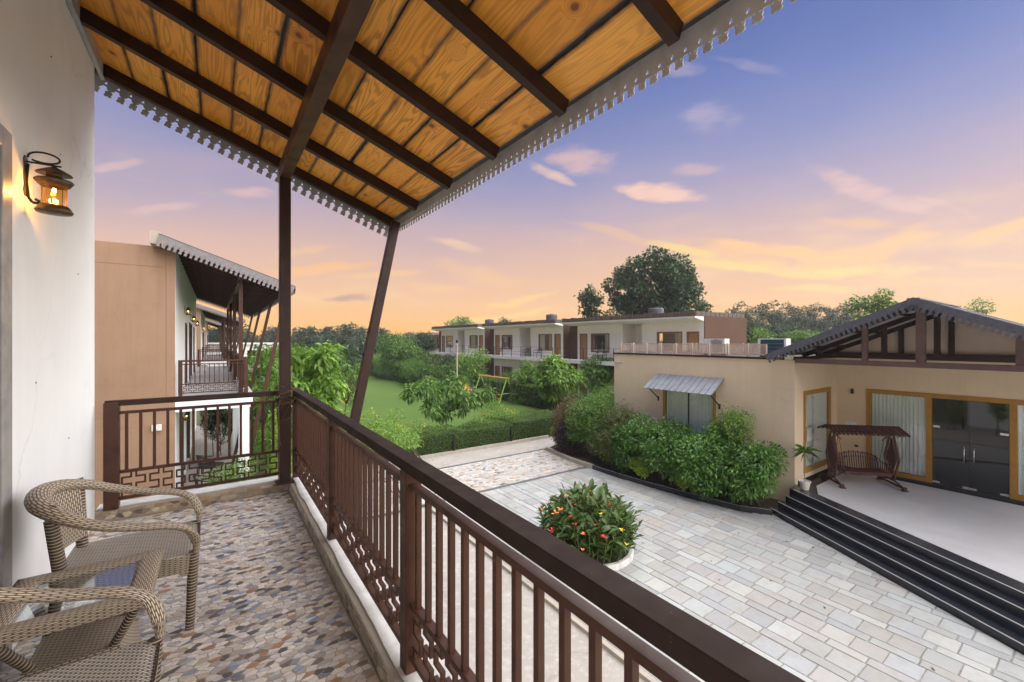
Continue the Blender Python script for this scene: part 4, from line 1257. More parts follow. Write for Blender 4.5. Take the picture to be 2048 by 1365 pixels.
while x < 12.6:
    wide = .41 if k % 2 == 0 else .20
    y = -6+rr.uniform(0, .4)
    while y < 11.72:
        ln = (rr.uniform(.39, .44) if wide > .3 else rr.uniform(.50, .66))
        y2 = min(y+ln, 11.74); x2 = x+wide
        lim = min(right_limit(y), right_limit(y2))-.02
        if (x < lim-.06 if y > 5.5 else (x-12.8)*.883-(y2-5.6)*.47 < -.06 or (x-12.8)*.883-(y2-5.6)*.47 < -.06) and y2-y > .08:
            stones.append((x, min(x2, lim) if y > 5.5 else x2, y, y2))
        y = y2
    x += wide; k += 1
STC = [((0.378, 0.387, 0.370), 12), ((0.387, 0.387, 0.361), 10), ((0.365, 0.378, 0.370), 7), ((0.378, 0.365, 0.335), 3), ((0.348, 0.353, 0.353), 5), ((0.370, 0.348, 0.318), 1), ((0.361, 0.348, 0.335), 2)]
def stone_poly(x0, x1, y0, y1):
    g = rr.uniform(.004, .011); j = lambda: rr.uniform(-.006, .006)
    pts = []
    cs = [(x0+g, y0+g), (x1-g, y0+g), (x1-g, y1-g), (x0+g, y1-g)]
    for (a, b), (c, d) in zip(cs, cs[1:]+cs[:1]):
        pts.append((a+j(), b+j())); pts.append(((a+c)/2+j(), (b+d)/2+j()))
    def side(p): return (p[0]-12.8)*.883-(p[1]-5.6)*.47+.022
    out = []
    for a, b in zip(pts, pts[1:]+pts[:1]):
        fa, fb = side(a), side(b)
        if fa <= 0: out.append(a)
        if (fa < 0 < fb) or (fb < 0 < fa):
            t = fa/(fa-fb); out.append((a[0]+(b[0]-a[0])*t, a[1]+(b[1]-a[1])*t))
    return out if y1 < 5.6 else pts
cellsP = [((a+b)/2, (c+d)/2, stone_poly(a, b, c, d)) for a, b, c, d in stones]
cellsP = [c_ for c_ in cellsP if len(c_[2]) >= 3]
def vis_stone(x, y, z):
    q = pix(x, y, z)
    return .05 if q and q[1] > 448+.562*q[0]-0 else 1      # hidden under the handrail or between balusters
scatter_chips(pave, cellsP, GZ+.006, GZ+.020, lambda a, b, h: (a, b, h), STC, 'paving_stone', 'paving_stone', 295, seed=8, score=vis_stone)
# thin white kerb between concrete path and the courtyard
mb = MB(); mb.box(5.06, 5.15, -8, 11.7, GZ, GZ+.07); o = mb.build('path_kerb', 'cement'); o['kind'] = 'structure'
# crazy-paved band with dark edging strips
sheet('crazy_paving_bed', [(2.6, 11.80), (11.76, 11.80), (12.0, 14.9), (2.6, 14.9)], GZ+.006, 'grout', thick=.05)
band = root('crazy_paving', (7, 13.3, GZ), None, None); band['kind'] = 'structure'
cells = voronoi_cells(2.6, 11.9, 11.92, 14.78, .155, .095, .43, .007, inside=lambda x, y: x < 11.70+.08*(y-11.9), seed=31)
PC = [((0.528, 0.475, 0.431), 16), ((0.510, 0.493, 0.458), 14), ((0.458, 0.352, 0.246), 5), ((0.264, 0.255, 0.255), 5), ((0.510, 0.414, 0.317), 7), ((0.405, 0.405, 0.414), 8), ((0.176, 0.150, 0.132), 3), ((0.440, 0.440, 0.466), 6)]
scatter_chips(band, cells, GZ+.006, GZ+.014, lambda a, b, h: (a, b, h), PC, 'paving_stone', 'crazy_stone', 200, seed=9, score=vis_stone)
mb = MB(); mb.box(2.6, 11.76, 11.79, 11.905, GZ, GZ+.018); mb.box(2.6, 12.0, 14.79, 14.90, GZ, GZ+.018)
o = mb.build('edging_strip', 'trim_blue_grey'); o['kind'] = 'structure'
# hedge kerb
mb = MB(); mb.hexa([(1.5, 16.42, GZ), (13.7, 16.42, GZ), (13.7, 16.55, GZ), (1.5, 16.55, GZ), (1.5, 16.42, GZ+.13), (13.7, 16.42, GZ+.13), (13.7, 16.55, GZ+.13), (1.5, 16.55, GZ+.13)])
o = mb.build('road_kerb', 'cement'); o['kind'] = 'structure'
# planter: soil, granite kerb in lengths
pk = [(12.06, 14.62), (11.76, 12.8), (11.76, 11.5), (11.78, 10.3), (11.88, 9.04), (12.02, 8.1), (12.15, 7.35), (12.33, 6.3), (12.76, 5.62)]
sheet('planter_soil', pk+[(13.9, 5.5), (13.9, 14.8), (13, 15)], GZ+.09, 'soil', thick=.1)
pr = root('planter_kerb', (12, 10, GZ), None, None); pr['kind'] = 'structure'
for i, (a, b) in enumerate(zip(pk, pk[1:])):
    a = Vector((*a, GZ+.08)); b = Vector((*b, GZ+.08)); d = (b-a).normalized()*.003
    mb = MB(); mb.bar(a+d, b-d, .12, .17); mb.build('kerb_stone', 'cement' if i < 2 else 'black_granite', pr, bevel=.006)
    if i >= 2:
        mb = MB(); mb.bar(a+d+Vector((-.052, -.0, .087)), b-d+Vector((-.052, 0, .087)), .016, .006); mb.build('kerb_edge', 'granite_edge', pr)

# ------------------------------------------------------------------ dining hall on the right
hall = root('dining_hall', (15.5, 6, GZ), 'single storey beige hall with yellow framed glass doors under a fretwork gable, right side', 'building')
mb = MB(); holed(mb, 'x', 13.88, .22, 5.5, 12.35, GZ, 1.0, [(7.88, 9.95, -2.45, -.14)]); mb.build('front_wall', 'hall_beige', hall)
mb = MB(); holed(mb, 'y', 5.502, .22, 14.101, 17.1, GZ, 1.0, [(14.48, 16.52, -2.42, .06)]); mb.build('side_wall', 'hall_beige', hall)
mb = MB(); holed(mb, 'x', 17.1, .2, -5, 5.5, GZ, 1.0, [(-.6, 4.72, -2.56, .04)]); mb.build('door_wall', 'hall_beige', hall)
mb = MB(); mb.box(14.101, 22, 12.12, 12.348, GZ, 1.0); mb.build('end_wall', 'hall_beige', hall)
mb = MB(); mb.box(13.84, 22, 5.46, 12.39, 1.001, 1.06); mb.build('roof_coping', 'rail_cap', hall)
mb = MB(); mb.box(17.101, 22, -5, 5.455, 1.001, 1.05); mb.build('roof_slab', 'hall_beige', hall)
# rear gable wall above the doors
mb = MB(); mb.add([(17.1, -.4, 1.051), (17.1, 5.95, 1.051), (17.1, 2.78, 2.40), (17.3, -.4, 1.051), (17.3, 5.95, 1.051), (17.3, 2.78, 2.40)], [(0, 1, 2), (5, 4, 3), (0, 3, 4, 1), (1, 4, 5, 2), (2, 5, 3, 0)])
mb.build('gable_wall', 'gable_panel', hall)
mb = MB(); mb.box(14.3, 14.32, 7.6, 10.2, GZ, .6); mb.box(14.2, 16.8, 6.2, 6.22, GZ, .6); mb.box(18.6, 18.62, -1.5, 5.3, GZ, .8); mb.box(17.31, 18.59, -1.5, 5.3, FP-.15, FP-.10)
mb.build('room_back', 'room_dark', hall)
# black granite skirting
mb = MB(); mb.box(14.101, 17.08, 5.485, 5.501, FP, FP+.09); mb.box(17.03, 17.099, -5, 5.48, FP, FP+.085); mb.build('granite_skirting', 'black_granite', hall)
def curtain(parent, axis, pos, a, b, z0, z1, waves=16, mat='curtain', amp=.022):
    mb = MB(); n = waves*6
    def fn(u, v):
        s = a+(b-a)*u; o_ = pos+amp*sin(u*waves*2*pi+.6*sin(u*19))+.006*sin(v*3+u*40)
        return (o_, s, z0+(z1-z0)*v) if axis == 'x' else (s, o_, z0+(z1-z0)*v)
    mb.grid(fn, n, 2); return link('curtain', mb.mesh('curtain', mat, origin_of(parent), True), parent)
def frame_rect(mb, axis, p0, p1, a, b, z0, z1, w, bottom=True):
    def bx(u0, u1, c0, c1):
        if axis == 'x': mb.box(p0, p1, u0, u1, c0, c1)
        else: mb.box(u0, u1, p0, p1, c0, c1)
    bx(a, a+w, z0, z1); bx(b-w, b, z0, z1); bx(a+w+.0005, b-w-.0005, z1-w, z1)
    if bottom: bx(a+w+.0005, b-w-.0005, z0, z0+w)
# window on the front wall beneath the awning
w1 = MB(); frame_rect(w1, 'x', 13.862, 13.99, 7.88, 9.95, -2.449, -.141, .10)
wo = w1.build('window_frame', 'yellow_frame', hall)
mb = MB(); mb.box(13.91, 13.918, 7.981, 9.849, -2.348, -.242); mb.build('pane', 'glass_window', wo)
mb = MB(); mb.box(13.895, 13.93, 8.90, 8.93, -2.348, -.242); mb.build('mullion', 'black_metal', wo)
curtain(wo, 'x', 13.955, 7.985, 9.845, -2.34, -.25, 18)
# side window under the porch
w2 = MB(); frame_rect(w2, 'y', 5.478, 5.62, 14.48, 16.52, -2.419, .059, .13)
wo = w2.build('window_frame', 'yellow_frame', hall)
mb = MB(); mb.box(14.611, 16.389, 5.52, 5.528, -2.288, -.072); mb.build('pane', 'glass_window', wo)
mb = MB(); mb.box(15.2, 15.23, 5.505, 5.54, -2.288, -.072); mb.build('mullion', 'steel', wo)
curtain(wo, 'y', 5.57, 14.62, 16.38, -2.28, -.08, 14)
mb = MB(); mb.box(14.75, 15.15, 5.512, 5.516, -1.5, -1.1); mb.build('notice', 'white_plastic', wo)
# door wall: window, double glass door, window
for (a, b, nm) in [(3.20, 4.72, 1), (-.6, 1.72, 2)]:
    mb = MB(); frame_rect(mb, 'x', 17.072, 17.22, a, b, -2.559, .039, .125)
    wo = mb.build('window_frame', 'yellow_frame', hall)
    mb = MB(); mb.box(17.10, 17.108, a+.126, b-.126, -2.43, -.09); mb.build('pane', 'glass_window', wo)
    curtain(wo, 'x', 17.145, a+.13, b-.13, -2.42, -.1, 14 if nm == 1 else 20)
mb = MB(); mb.box(17.075, 17.22, 1.722, 3.198, -.085, .038); dh = mb.build('door_head', 'yellow_frame', hall)
for (a, b) in [(1.735, 2.449), (2.455, 3.185)]:
    mb = MB(); mb.box(17.12, 17.132, a, b, -2.55, -.10); dl = mb.build('glass_door', 'glass_dark', hall)
    hy = 2.36 if a < 2 else 2.545
    mb = MB(); mb.tube([(17.07, hy, -1.83), (17.07, hy, -1.36)], .014, 8); mb.bar((17.07, hy, -1.42), (17.12, hy, -1.42), .012, .012); mb.bar((17.07, hy, -1.77), (17.12, hy, -1.77), .012, .012); mb.build('handle', 'steel', dl, smooth=True)
    for (c, d, z) in [(a+(.0 if a < 2 else .58), a+(.15 if a < 2 else .73), -.93), (a+(.0 if a < 2 else .58), a+(.15 if a < 2 else .73), -2.53), (a+(.58 if a < 2 else .0), a+(.73 if a < 2 else .15)-.02, -2.545)]:
        mb = MB(); mb.box(17.108, 17.1195, c, d, z, z+.055); mb.build('patch_fitting', 'steel', dl)
mb = MB(); mb.box(17.04, 17.12, 1.70, 3.22, -2.60, -2.555); mb.build('threshold', 'black_granite', hall)
mb = MB(); mb.box(17.085, 17.099, 4.98, 5.26, -1.22, -1.08); mb.build('notice_board', 'white_plastic', hall)
mb = MB(); mb.box(17.085, 17.099, 4.93, 5.03, -1.88, -1.81); mb.build('switch_plate', 'black_metal', hall)
mb = MB(); mb.box(17.0855, 17.0845-.001, 4.945, 5.015, -1.87, -1.82); 
mb = MB(); mb.box(17.04, 17.099, 5.05, 5.12, -.16, .0); mb.build('wall_speaker', 'black_metal', hall)
mb = MB(); mb.box(13.86, 13.879, 12.05, 12.12, .45, .66); mb.box(13.82, 13.879, 11.9, 12.34, .66, .685); mb.build('wall_bracket', 'pot_white', hall)
# awning: standing-seam panels on two iron stays
aw = MB(); 
TOP = (13.87, .30); BOT = (13.15, -.18); npan = 12; y0a, y1a = 7.60, 10.27
aw.hexa([(BOT[0], y0a, BOT[1]-.02), (TOP[0], y0a, TOP[1]-.02), (TOP[0], y1a, TOP[1]-.02), (BOT[0], y1a, BOT[1]-.02), (BOT[0], y0a, BOT[1]-.008), (TOP[0], y0a, TOP[1]-.008), (TOP[0], y1a, TOP[1]-.008), (BOT[0], y1a, BOT[1]-.008)])
awo = aw.build('awning', 'sheet_dark', hall)
for i in range(npan):
    a = y0a+(y1a-y0a)*i/npan; b = y0a+(y1a-y0a)*(i+1)/npan
    mb = MB(); e = rr.uniform(-.012, .012)
    mb.hexa([(BOT[0]-.02+e, a+.004, BOT[1]-.02), (TOP[0], a+.004, TOP[1]-.006), (TOP[0], b-.004, TOP[1]-.006), (BOT[0]-.02+e, b-.004, BOT[1]-.02),
             (BOT[0]-.02+e, a+.004, BOT[1]+.0), (TOP[0], a+.004, TOP[1]+.008), (TOP[0], b-.004, TOP[1]+.008), (BOT[0]-.02+e, b-.004, BOT[1]+.0)])
    mb.bar((BOT[0]-.02+e, a+.012, BOT[1]+.012), (TOP[0]-.01, a+.012, TOP[1]+.022), .024, .028)
    mb.build('awning_panel', 'awning_sheet', awo)
for y in (y0a+.15, y1a-.12):
    mb = MB(); mb.bar((13.87, y, -.62), (13.25, y, -.17), .03, .03); mb.box(13.85, 13.879, y-.03, y+.03, -.72, -.55); mb.build('awning_stay', 'black_metal', awo)

# porch: steps, terrace
st = root('granite_stair', (12.8, 5.6, GZ), 'four black polished granite steps with pale nosings running diagonally up to the white terrace', 'stairs')
offs = [0, .235, .47, .70]; rise = (FP-GZ)/4
for i, of in enumerate(offs):
    a0 = step_line(-.0-.0*i, of); a1 = step_line(11.5, of)
    nx = offs[i+1] if i < 3 else of+.45
    s0 = -.05-.25*i
    pts = [step_line(-.12+.12*i*0, of), step_line(11.5, of), step_line(11.5, nx+.03), step_line(-.12, nx+.03)]
    z1 = GZ+rise*(i+1)
    mb = MB(); mb.prism(pts, GZ, z1-.03-.002*i); mb.build('riser', 'black_granite', st)
    pts = [step_line(-.12, of-.018), step_line(11.5, of-.018), step_line(11.5, nx), step_line(-.12, nx)]
    if i < 3: mb = MB(); mb.prism(pts, z1-.029, z1); mb.build('tread', 'black_granite', st, bevel=.004)
    mb = MB(); mb.prism([step_line(-.12, of-.016), step_line(11.5, of-.016), step_line(11.5, of+.018), step_line(-.12, of+.018)], z1+.0005, z1+.004); mb.build('nosing', 'granite_edge', st)
edge = [step_line(-.12, .682), step_line(11.5, .682)]
sheet('terrace', [edge[0], edge[1], (17.1, -5), (17.1, 5.5), (13.9, 5.5), (13.5, 5.48)], FP, 'black_granite', thick=.6)
sheet('terrace_floor', [step_line(.32, 1.08), step_line(11.5, 1.08), (16.93, -5), (16.93, 5.12), (14.35, 5.12)], FP+.005, 'marble_floor', thick=.008)

# gable roof of the porch
pg = root('gable_porch_roof', (15, 2.78, 1.0), 'open dark timber gable with grey fretwork bargeboards over the white terrace', 'roof')
RY, RZ_, SY, EYL, EYR = 2.78, 2.50, .435, 6.02, -.46
def gz(y): return RZ_-abs(y-RY)*SY
for (ya, yb) in ((RY, EYL), (RY, EYR)):
    for j in range(5):
        xa = 13.22+j*.86; xb = xa+.87 if j < 4 else 17.45
        mb = MB(); y_, y2_ = ya, yb; lift = .006*(j % 2)
        mb.hexa([(xa, y_, gz(y_)+.02+lift), (xb, y_, gz(y_)+.02+lift), (xb, y2_, gz(y2_)+.02+lift), (xa, y2_, gz(y2_)+.02+lift),
                 (xa, y_, gz(y_)+.035+lift), (xb, y_, gz(y_)+.035+lift), (xb, y2_, gz(y2_)+.035+lift), (xa, y2_, gz(y2_)+.035+lift)])
        mb.build('roof_sheet', 'roof_sheet_pale', pg)
    n = 22
    mb = MB()
    for j in range(n):
        xa = 13.22+4.2*j/n
        mb.bar((xa+.05, ya, gz(ya)+.052), (xa+.05, yb, gz(yb)+.052), .05, .022)
    o = mb.build('corrugation', 'sheet_dark', pg); o['kind'] = 'stuff'
mb = MB(); mb.bar((13.18, RY, RZ_+.05), (17.45, RY, RZ_+.05), .22, .03); mb.build('ridge_cap', 'trim_blue_grey', pg)
mb = MB(); mb.add([(13.185, RY-.13, RZ_-.11), (13.185, RY+.13, RZ_-.11), (13.185, RY+.13, RZ_+.02), (13.185, RY, RZ_+.08), (13.185, RY-.13, RZ_+.02), (13.197, RY-.13, RZ_-.11), (13.197, RY+.13, RZ_-.11), (13.197, RY+.13, RZ_+.02), (13.197, RY, RZ_+.08), (13.197, RY-.13, RZ_+.02)], [(0, 4, 3, 2, 1), (5, 6, 7, 8, 9), (0, 1, 6, 5), (1, 2, 7, 6), (2, 3, 8, 7), (3, 4, 9, 8), (4, 0, 5, 9)]); mb.build('ridge_plate', 'trim_blue_grey', pg)
Lt = EYL-RY
for sgn, nm in ((1, 'l'), (-1, 'r')):
    tm = trim_mesh('bargeboard', Lt/cos(math.atan(SY)), .115, .17, .115, 'trim_blue_grey', .004)
    o = link('bargeboard', tm, pg, None, Vector((13.20, RY, RZ_+.075))-origin_of(pg)); o.rotation_euler = (0, math.atan(SY), R(90) if sgn > 0 else R(-90))
xs_t = [13.85, 15.4, 17.0]
for q, xt in enumerate(xs_t):
    m_ = 'mauve_metal' if q == 0 else 'dark_metal'
    mb = MB(); mb.box(xt-.06, xt+.06, EYR+.1 if q == 0 else EYR+.3, 5.95 if q == 0 else 5.5, 1.003+.055, 1.14+.05) if q else mb.box(xt-.08, xt+.08, EYR+.1, 5.455, .93, 1.06)
    mb.build('tie_beam', m_, pg, bevel=.004)
    base_z = 1.061 if q == 0 else 1.191
    for yp in (3.85, 2.78, 1.25, .1):
        mb = MB(); w_ = .085 if yp == 2.78 and q == 0 else .06; mb.box(xt-w_*.7, xt+w_*.7, yp-w_, yp+w_, base_z, gz(yp)-.13+.02); mb.build('truss_post', m_ if q == 0 else 'dark_metal', pg, bevel=.003)
    for ye in (EYL-.15, EYR+.15):
        mb = MB(); mb.bar((xt, RY, RZ_-.06), (xt, ye, gz(ye)-.06), .07, .13, (0, 0, 1)); mb.build('rafter', 'dark_metal', pg)
for yp in (5.3, 4.3, 3.3, 2.25, 1.2, .2):
    mb = MB(); mb.box(13.3, 17.4, yp-.025, yp+.025, gz(yp)-.045, gz(yp)+.015); mb.build('purlin', 'dark_metal', pg)
mb = MB(); mb.box(13.62, 13.80, 5.50, 5.66, 1.02, 1.16); mb.build('downpipe_box', 'pot_white', pg)

# lattice screens along the hall roof
lf = root('lattice_fence', (14.1, 9.2, 1.06), 'low pink lattice screens in a row along the flat hall roof', 'fence')
LP = MB(); w_ = .52
frame_rect(LP, 'x', -.02, .02, -w_/2, w_/2, .05, .40, .035)
lat = MB()
for k in range(-7, 10):
    for sg in (1, -1):
        # clip each diagonal lath to the panel
        x0 = -w_/2+.036; x1 = w_/2-.036; z0 = .086; z1 = .364
        c = k*.062
        pts = []
        for xx in (x0, x1):
            zz_ = z0+(xx-x0)*sg+c if sg > 0 else z1-(xx-x0)-c
            if z0 <= zz_ <= z1: pts.append((xx, zz_))
        for zz_ in (z0, z1):
            xx = x0+(zz_-z0-c) if sg > 0 else x0+(z1-c-zz_)
            if x0 < xx < x1: pts.append((xx, zz_))
        if len(pts) >= 2:
            a, b = pts[0], pts[-1]
            if abs(a[0]-b[0]) > .03: lat.bar((.006*sg, a[0], a[1]), (.006*sg, b[0], b[1]), .009, .016, (1, 0, 0))
fm = LP.mesh('panel_frame', 'lattice_pink'); lm = lat.mesh('lattice', 'lattice_pink')
pm_ = MB().box(-.03, .03, -.03, .03, 0, .42).mesh('fence_post', 'lattice_pink')
for i in range(9):
    y = 6.62+i*.655
    f = link('panel_frame', fm, lf, None, Vector((14.1, y, 1.06))-origin_of(lf)); l_ = link('lattice', lm, f)
    if i < 9: link('fence_post', pm_, lf, None, Vector((14.1, y+.327, 1.06))-origin_of(lf))
lf2 = root('lattice_fence', (17.5, 8.5, 1.06), 'further pale lattice rail across the hall roof behind the air conditioners', 'fence')
for i in range(8):
    f = link('panel_frame', fm, lf2, None, Vector((18.2, 6.6+i*.7, 1.06))-origin_of(lf2)); link('lattice', lm, f)
def ac_unit(loc, rz, label, front, body='white_metal'):
    t = root('air_conditioner', loc, label, 'air conditioner', None, rz)
    def B(n, mb, m, sm=False): return link(n, mb.mesh(n, m, (0, 0, 0), sm), t)
    B('casing', MB().box(-.16, .16, -.42, .42, .05, .58), body)
    if front == 'fan':
        B('fan_grille', MB().lathe([(.24, 0), (.24, .02), (.21, .02), (.21, .0)], 24), 'grey_metal').rotation_euler = (0, R(-90), 0)
        kids_ = [o for o in bpy.data.objects if o.parent == t and o.name.startswith('fan_grille')][0]; kids_.location = (-.162, -.12, .32)
        mb = MB()
        for k in range(6):
            a = k*pi/3; mb.bar((-.17, -.12, .32), (-.17, -.12+.22*cos(a), .32+.22*sin(a)), .012, .006, (1, 0, 0))
        mb.box(-.168, -.163, -.34, .10, .1, .54); B('fan_guard', mb, 'grey_metal')
    else:
        B('coil_panel', MB().box(-.175, -.161, -.36, .33, .08, .55), 'blue_panel')
        mb = MB()
        for k in range(3): mb.box(-.182, -.176, -.36, .33, .18+.12*k, .186+.12*k)
        B('coil_bars', mb, 'grey_metal')
    mb = MB(); mb.box(-.14, .14, -.36, -.31, 0, .049); mb.box(-.14, .14, .31, .36, 0, .049); B('feet', mb, 'black_metal')
    return t
ac_unit((15.0, 8.53, 1.06), 0, 'white air conditioner with round fan on the hall roof behind the lattice screens', 'fan')
ac_unit((14.7, 6.42, 1.06), 0, 'air conditioner with dark blue coil beside the gable end of the lattice screens', 'coil')

# swing bench on the terrace ------------------------------------------------
def swing_bench(loc, rz):
    t = root('swing_bench', loc, 'rust brown iron swing bench with ribbed canopy standing on the white terrace', 'swing bench', None, rz)
    def B(n, mb, m='rust_brown', par=t): return link(n, mb.mesh(n, m), par)
    hw = .78         # half width along y; depth along x (front = -x)
    for s in (-1, 1):
        y = s*hw
        mb = MB(); out = [(-.06, 1.52), (-.30, .80), (-.10, .16), (.10, .16), (.30, .80), (.06, 1.52)]
        for a, b in zip(out, out[1:]): mb.bar((a[0], y, a[1]), (b[0], y, b[1]), .035, .05, (0, 1, 0))
        inn = [(0, 1.38), (-.20, .80), (0, .28), (.20, .80), (0, 1.38)]
        for a, b in zip(inn, inn[1:]): mb.bar((a[0], y, a[1]), (b[0], y, b[1]), .02, .03, (0, 1, 0))
        B('side_frame', mb)
        mb = MB()
        mb.prism([(0, 0)], 0, 0) if False else None
        for k in range(9):
            x = -.16+.04*k; h_ = (1-abs(x)/.2)
            mb.bar((x, y, .80-.50*h_), (x, y, .80+.56*h_), .026, .012, (0, 1, 0))
        for k in range(6): 
            z = .45+.14*k; hh = .2*(1-abs(z-.8)/.56); mb.bar((-hh, y, z), (hh, y, z), .012, .012)
        B('side_panel', mb)
        mb = MB(); mb.bar((-.52, y, .06), (.52, y, .06), .05, .045); mb.bar((-.10, y, .16), (-.42, y, .085), .03, .03); mb.bar((.10, y, .16), (.42, y, .085), .03, .03)
        mb.box(-.56, -.48, y-.04, y+.04, .0, .10); mb.box(.48, .56, y-.04, y+.04, .0, .10); mb.box(-.60, -.44, y-.07, y+.07, 0, .018); mb.box(.44, .60, y-.07, y+.07, 0, .018)
        B('base_beam', mb)
        mb = MB(); mb.bar((0, y*.96, 1.50), (0, y*.68, 1.50-.22), .02, .02); mb.bar((0, y, 1.28), (0, y*.68, 1.52), .02, .02); B('corner_brace', mb)
        for x in (-.2, .2):
            mb = MB(); mb.tube([(0, y*.80, 1.50), (x, y*.74, .62)], .007, 5); B('chain', mb)
    B('top_beam', MB().bar((0, -hw-.02, 1.535), (0, hw+.02, 1.535), .05, .05))
    rf = B('canopy', MB().bar((0, -hw-.16, 1.70), (0, hw+.16, 1.70), .04, .03))
    mb0 = MB(); mb0.hexa([(-.46, -.045, 1.535), (-.0, -.045, 1.705), (0, .045, 1.705), (-.46, .045, 1.535), (-.46, -.045, 1.547), (0, -.045, 1.717), (0, .045, 1.717), (-.46, .045, 1.547)])
    mb0.box(-.47, -.455, -.04, .04, 1.505, 1.545); sl = mb0.mesh('canopy_slat', 'rust_brown')
    n = 18
    for i in range(n):
        y = -hw-.14+(2*hw+.28)*i/(n-1)
        for s in (1, -1):
            o = link('canopy_slat', sl, rf); o.location = (0, y, .002*(i % 2)); o.rotation_euler = (0, 0, 0 if s > 0 else pi)
    mb = MB()
    for k in range(7): mb.bar((-.26+.075*k, -.58, .40), (-.26+.075*k, .58, .40), .055, .02)
    mb.bar((-.28, -.6, .37), (-.28, .6, .37), .03, .10); B('seat', mb)
    mb = MB()
    for k in range(19):
        y = -.56+.062*k; top = .62+.24*sqrt(max(0, 1-(y/.62)**2)); mb.bar((.22, y, .42), (.30, y, top), .034, .012)
    arch = [(.30, -.6+.06*k, .62+.24*sqrt(max(0, 1-((-.6+.06*k)/.62)**2))) for k in range(21)]
    mb.tube(arch, .014, 6); mb.tube([(x-.04, y, z-.12) for x, y, z in arch], .009, 6)
    for k in range(1, 20, 2): x_, y_, z_ = arch[k]; mb.lathe([(.001, -.022), (.02, 0), (.001, .022)], 8, (x_, y_, z_+.03))
    B('backrest', mb)
    for s in (-1, 1):
        mb = MB(); mb.tube([(.24, s*.6, .66), (0, s*.61, .62), (-.24, s*.6, .64), (-.26, s*.6, .40)], .016, 6)
        for k in range(5): mb.bar((.18-.09*k, s*.6, .42), (.18-.09*k, s*.6, .62), .025, .01)
        B('armrest', mb)
    return t
swing_bench((15.68, 4.44, FP+.006), R(45))

# potted plant by the wall corner
pt = root('potted_plant', (13.78, 5.20, FP), 'slender bare stemmed plant in a white pot by the corner of the hall', 'plant')
mb = MB().lathe([(.001, .0), (.095, .0), (.13, .20), (.15, .205), (.15, .235), (.125, .235), (.12, .20), (.001, .20)], 20, (13.78, 5.20, FP)); mb.build('pot', 'pot_white', pt, smooth=False)
mb = MB().tube([(13.78, 5.20, FP+.19), (13.77, 5.21, FP+.6), (13.78, 5.20, FP+1.12)], [.014, .012, .010], 6); mb.build('stem', 'bark_pale', pt)
n = 34; a = rng.uniform(0, 6.28, n); el = rng.uniform(-.5, 1.1, n)
D = np.c_[np.cos(a)*np.cos(el), np.sin(a)*np.cos(el), np.sin(el)]; P = np.tile([0, 0, 1.10], (n, 1))+rng.normal(0, .03, (n, 3))
link('foliage', leaf_mesh('foliage', [leaf_arrays(P, D, np.c_[-D[:, 0]*.5, -D[:, 1]*.5, np.ones(n)], rng.uniform(.28, .46, n), .035, rng.uniform(.3, .9, n), .35)], 'leaf_mid'), pt)
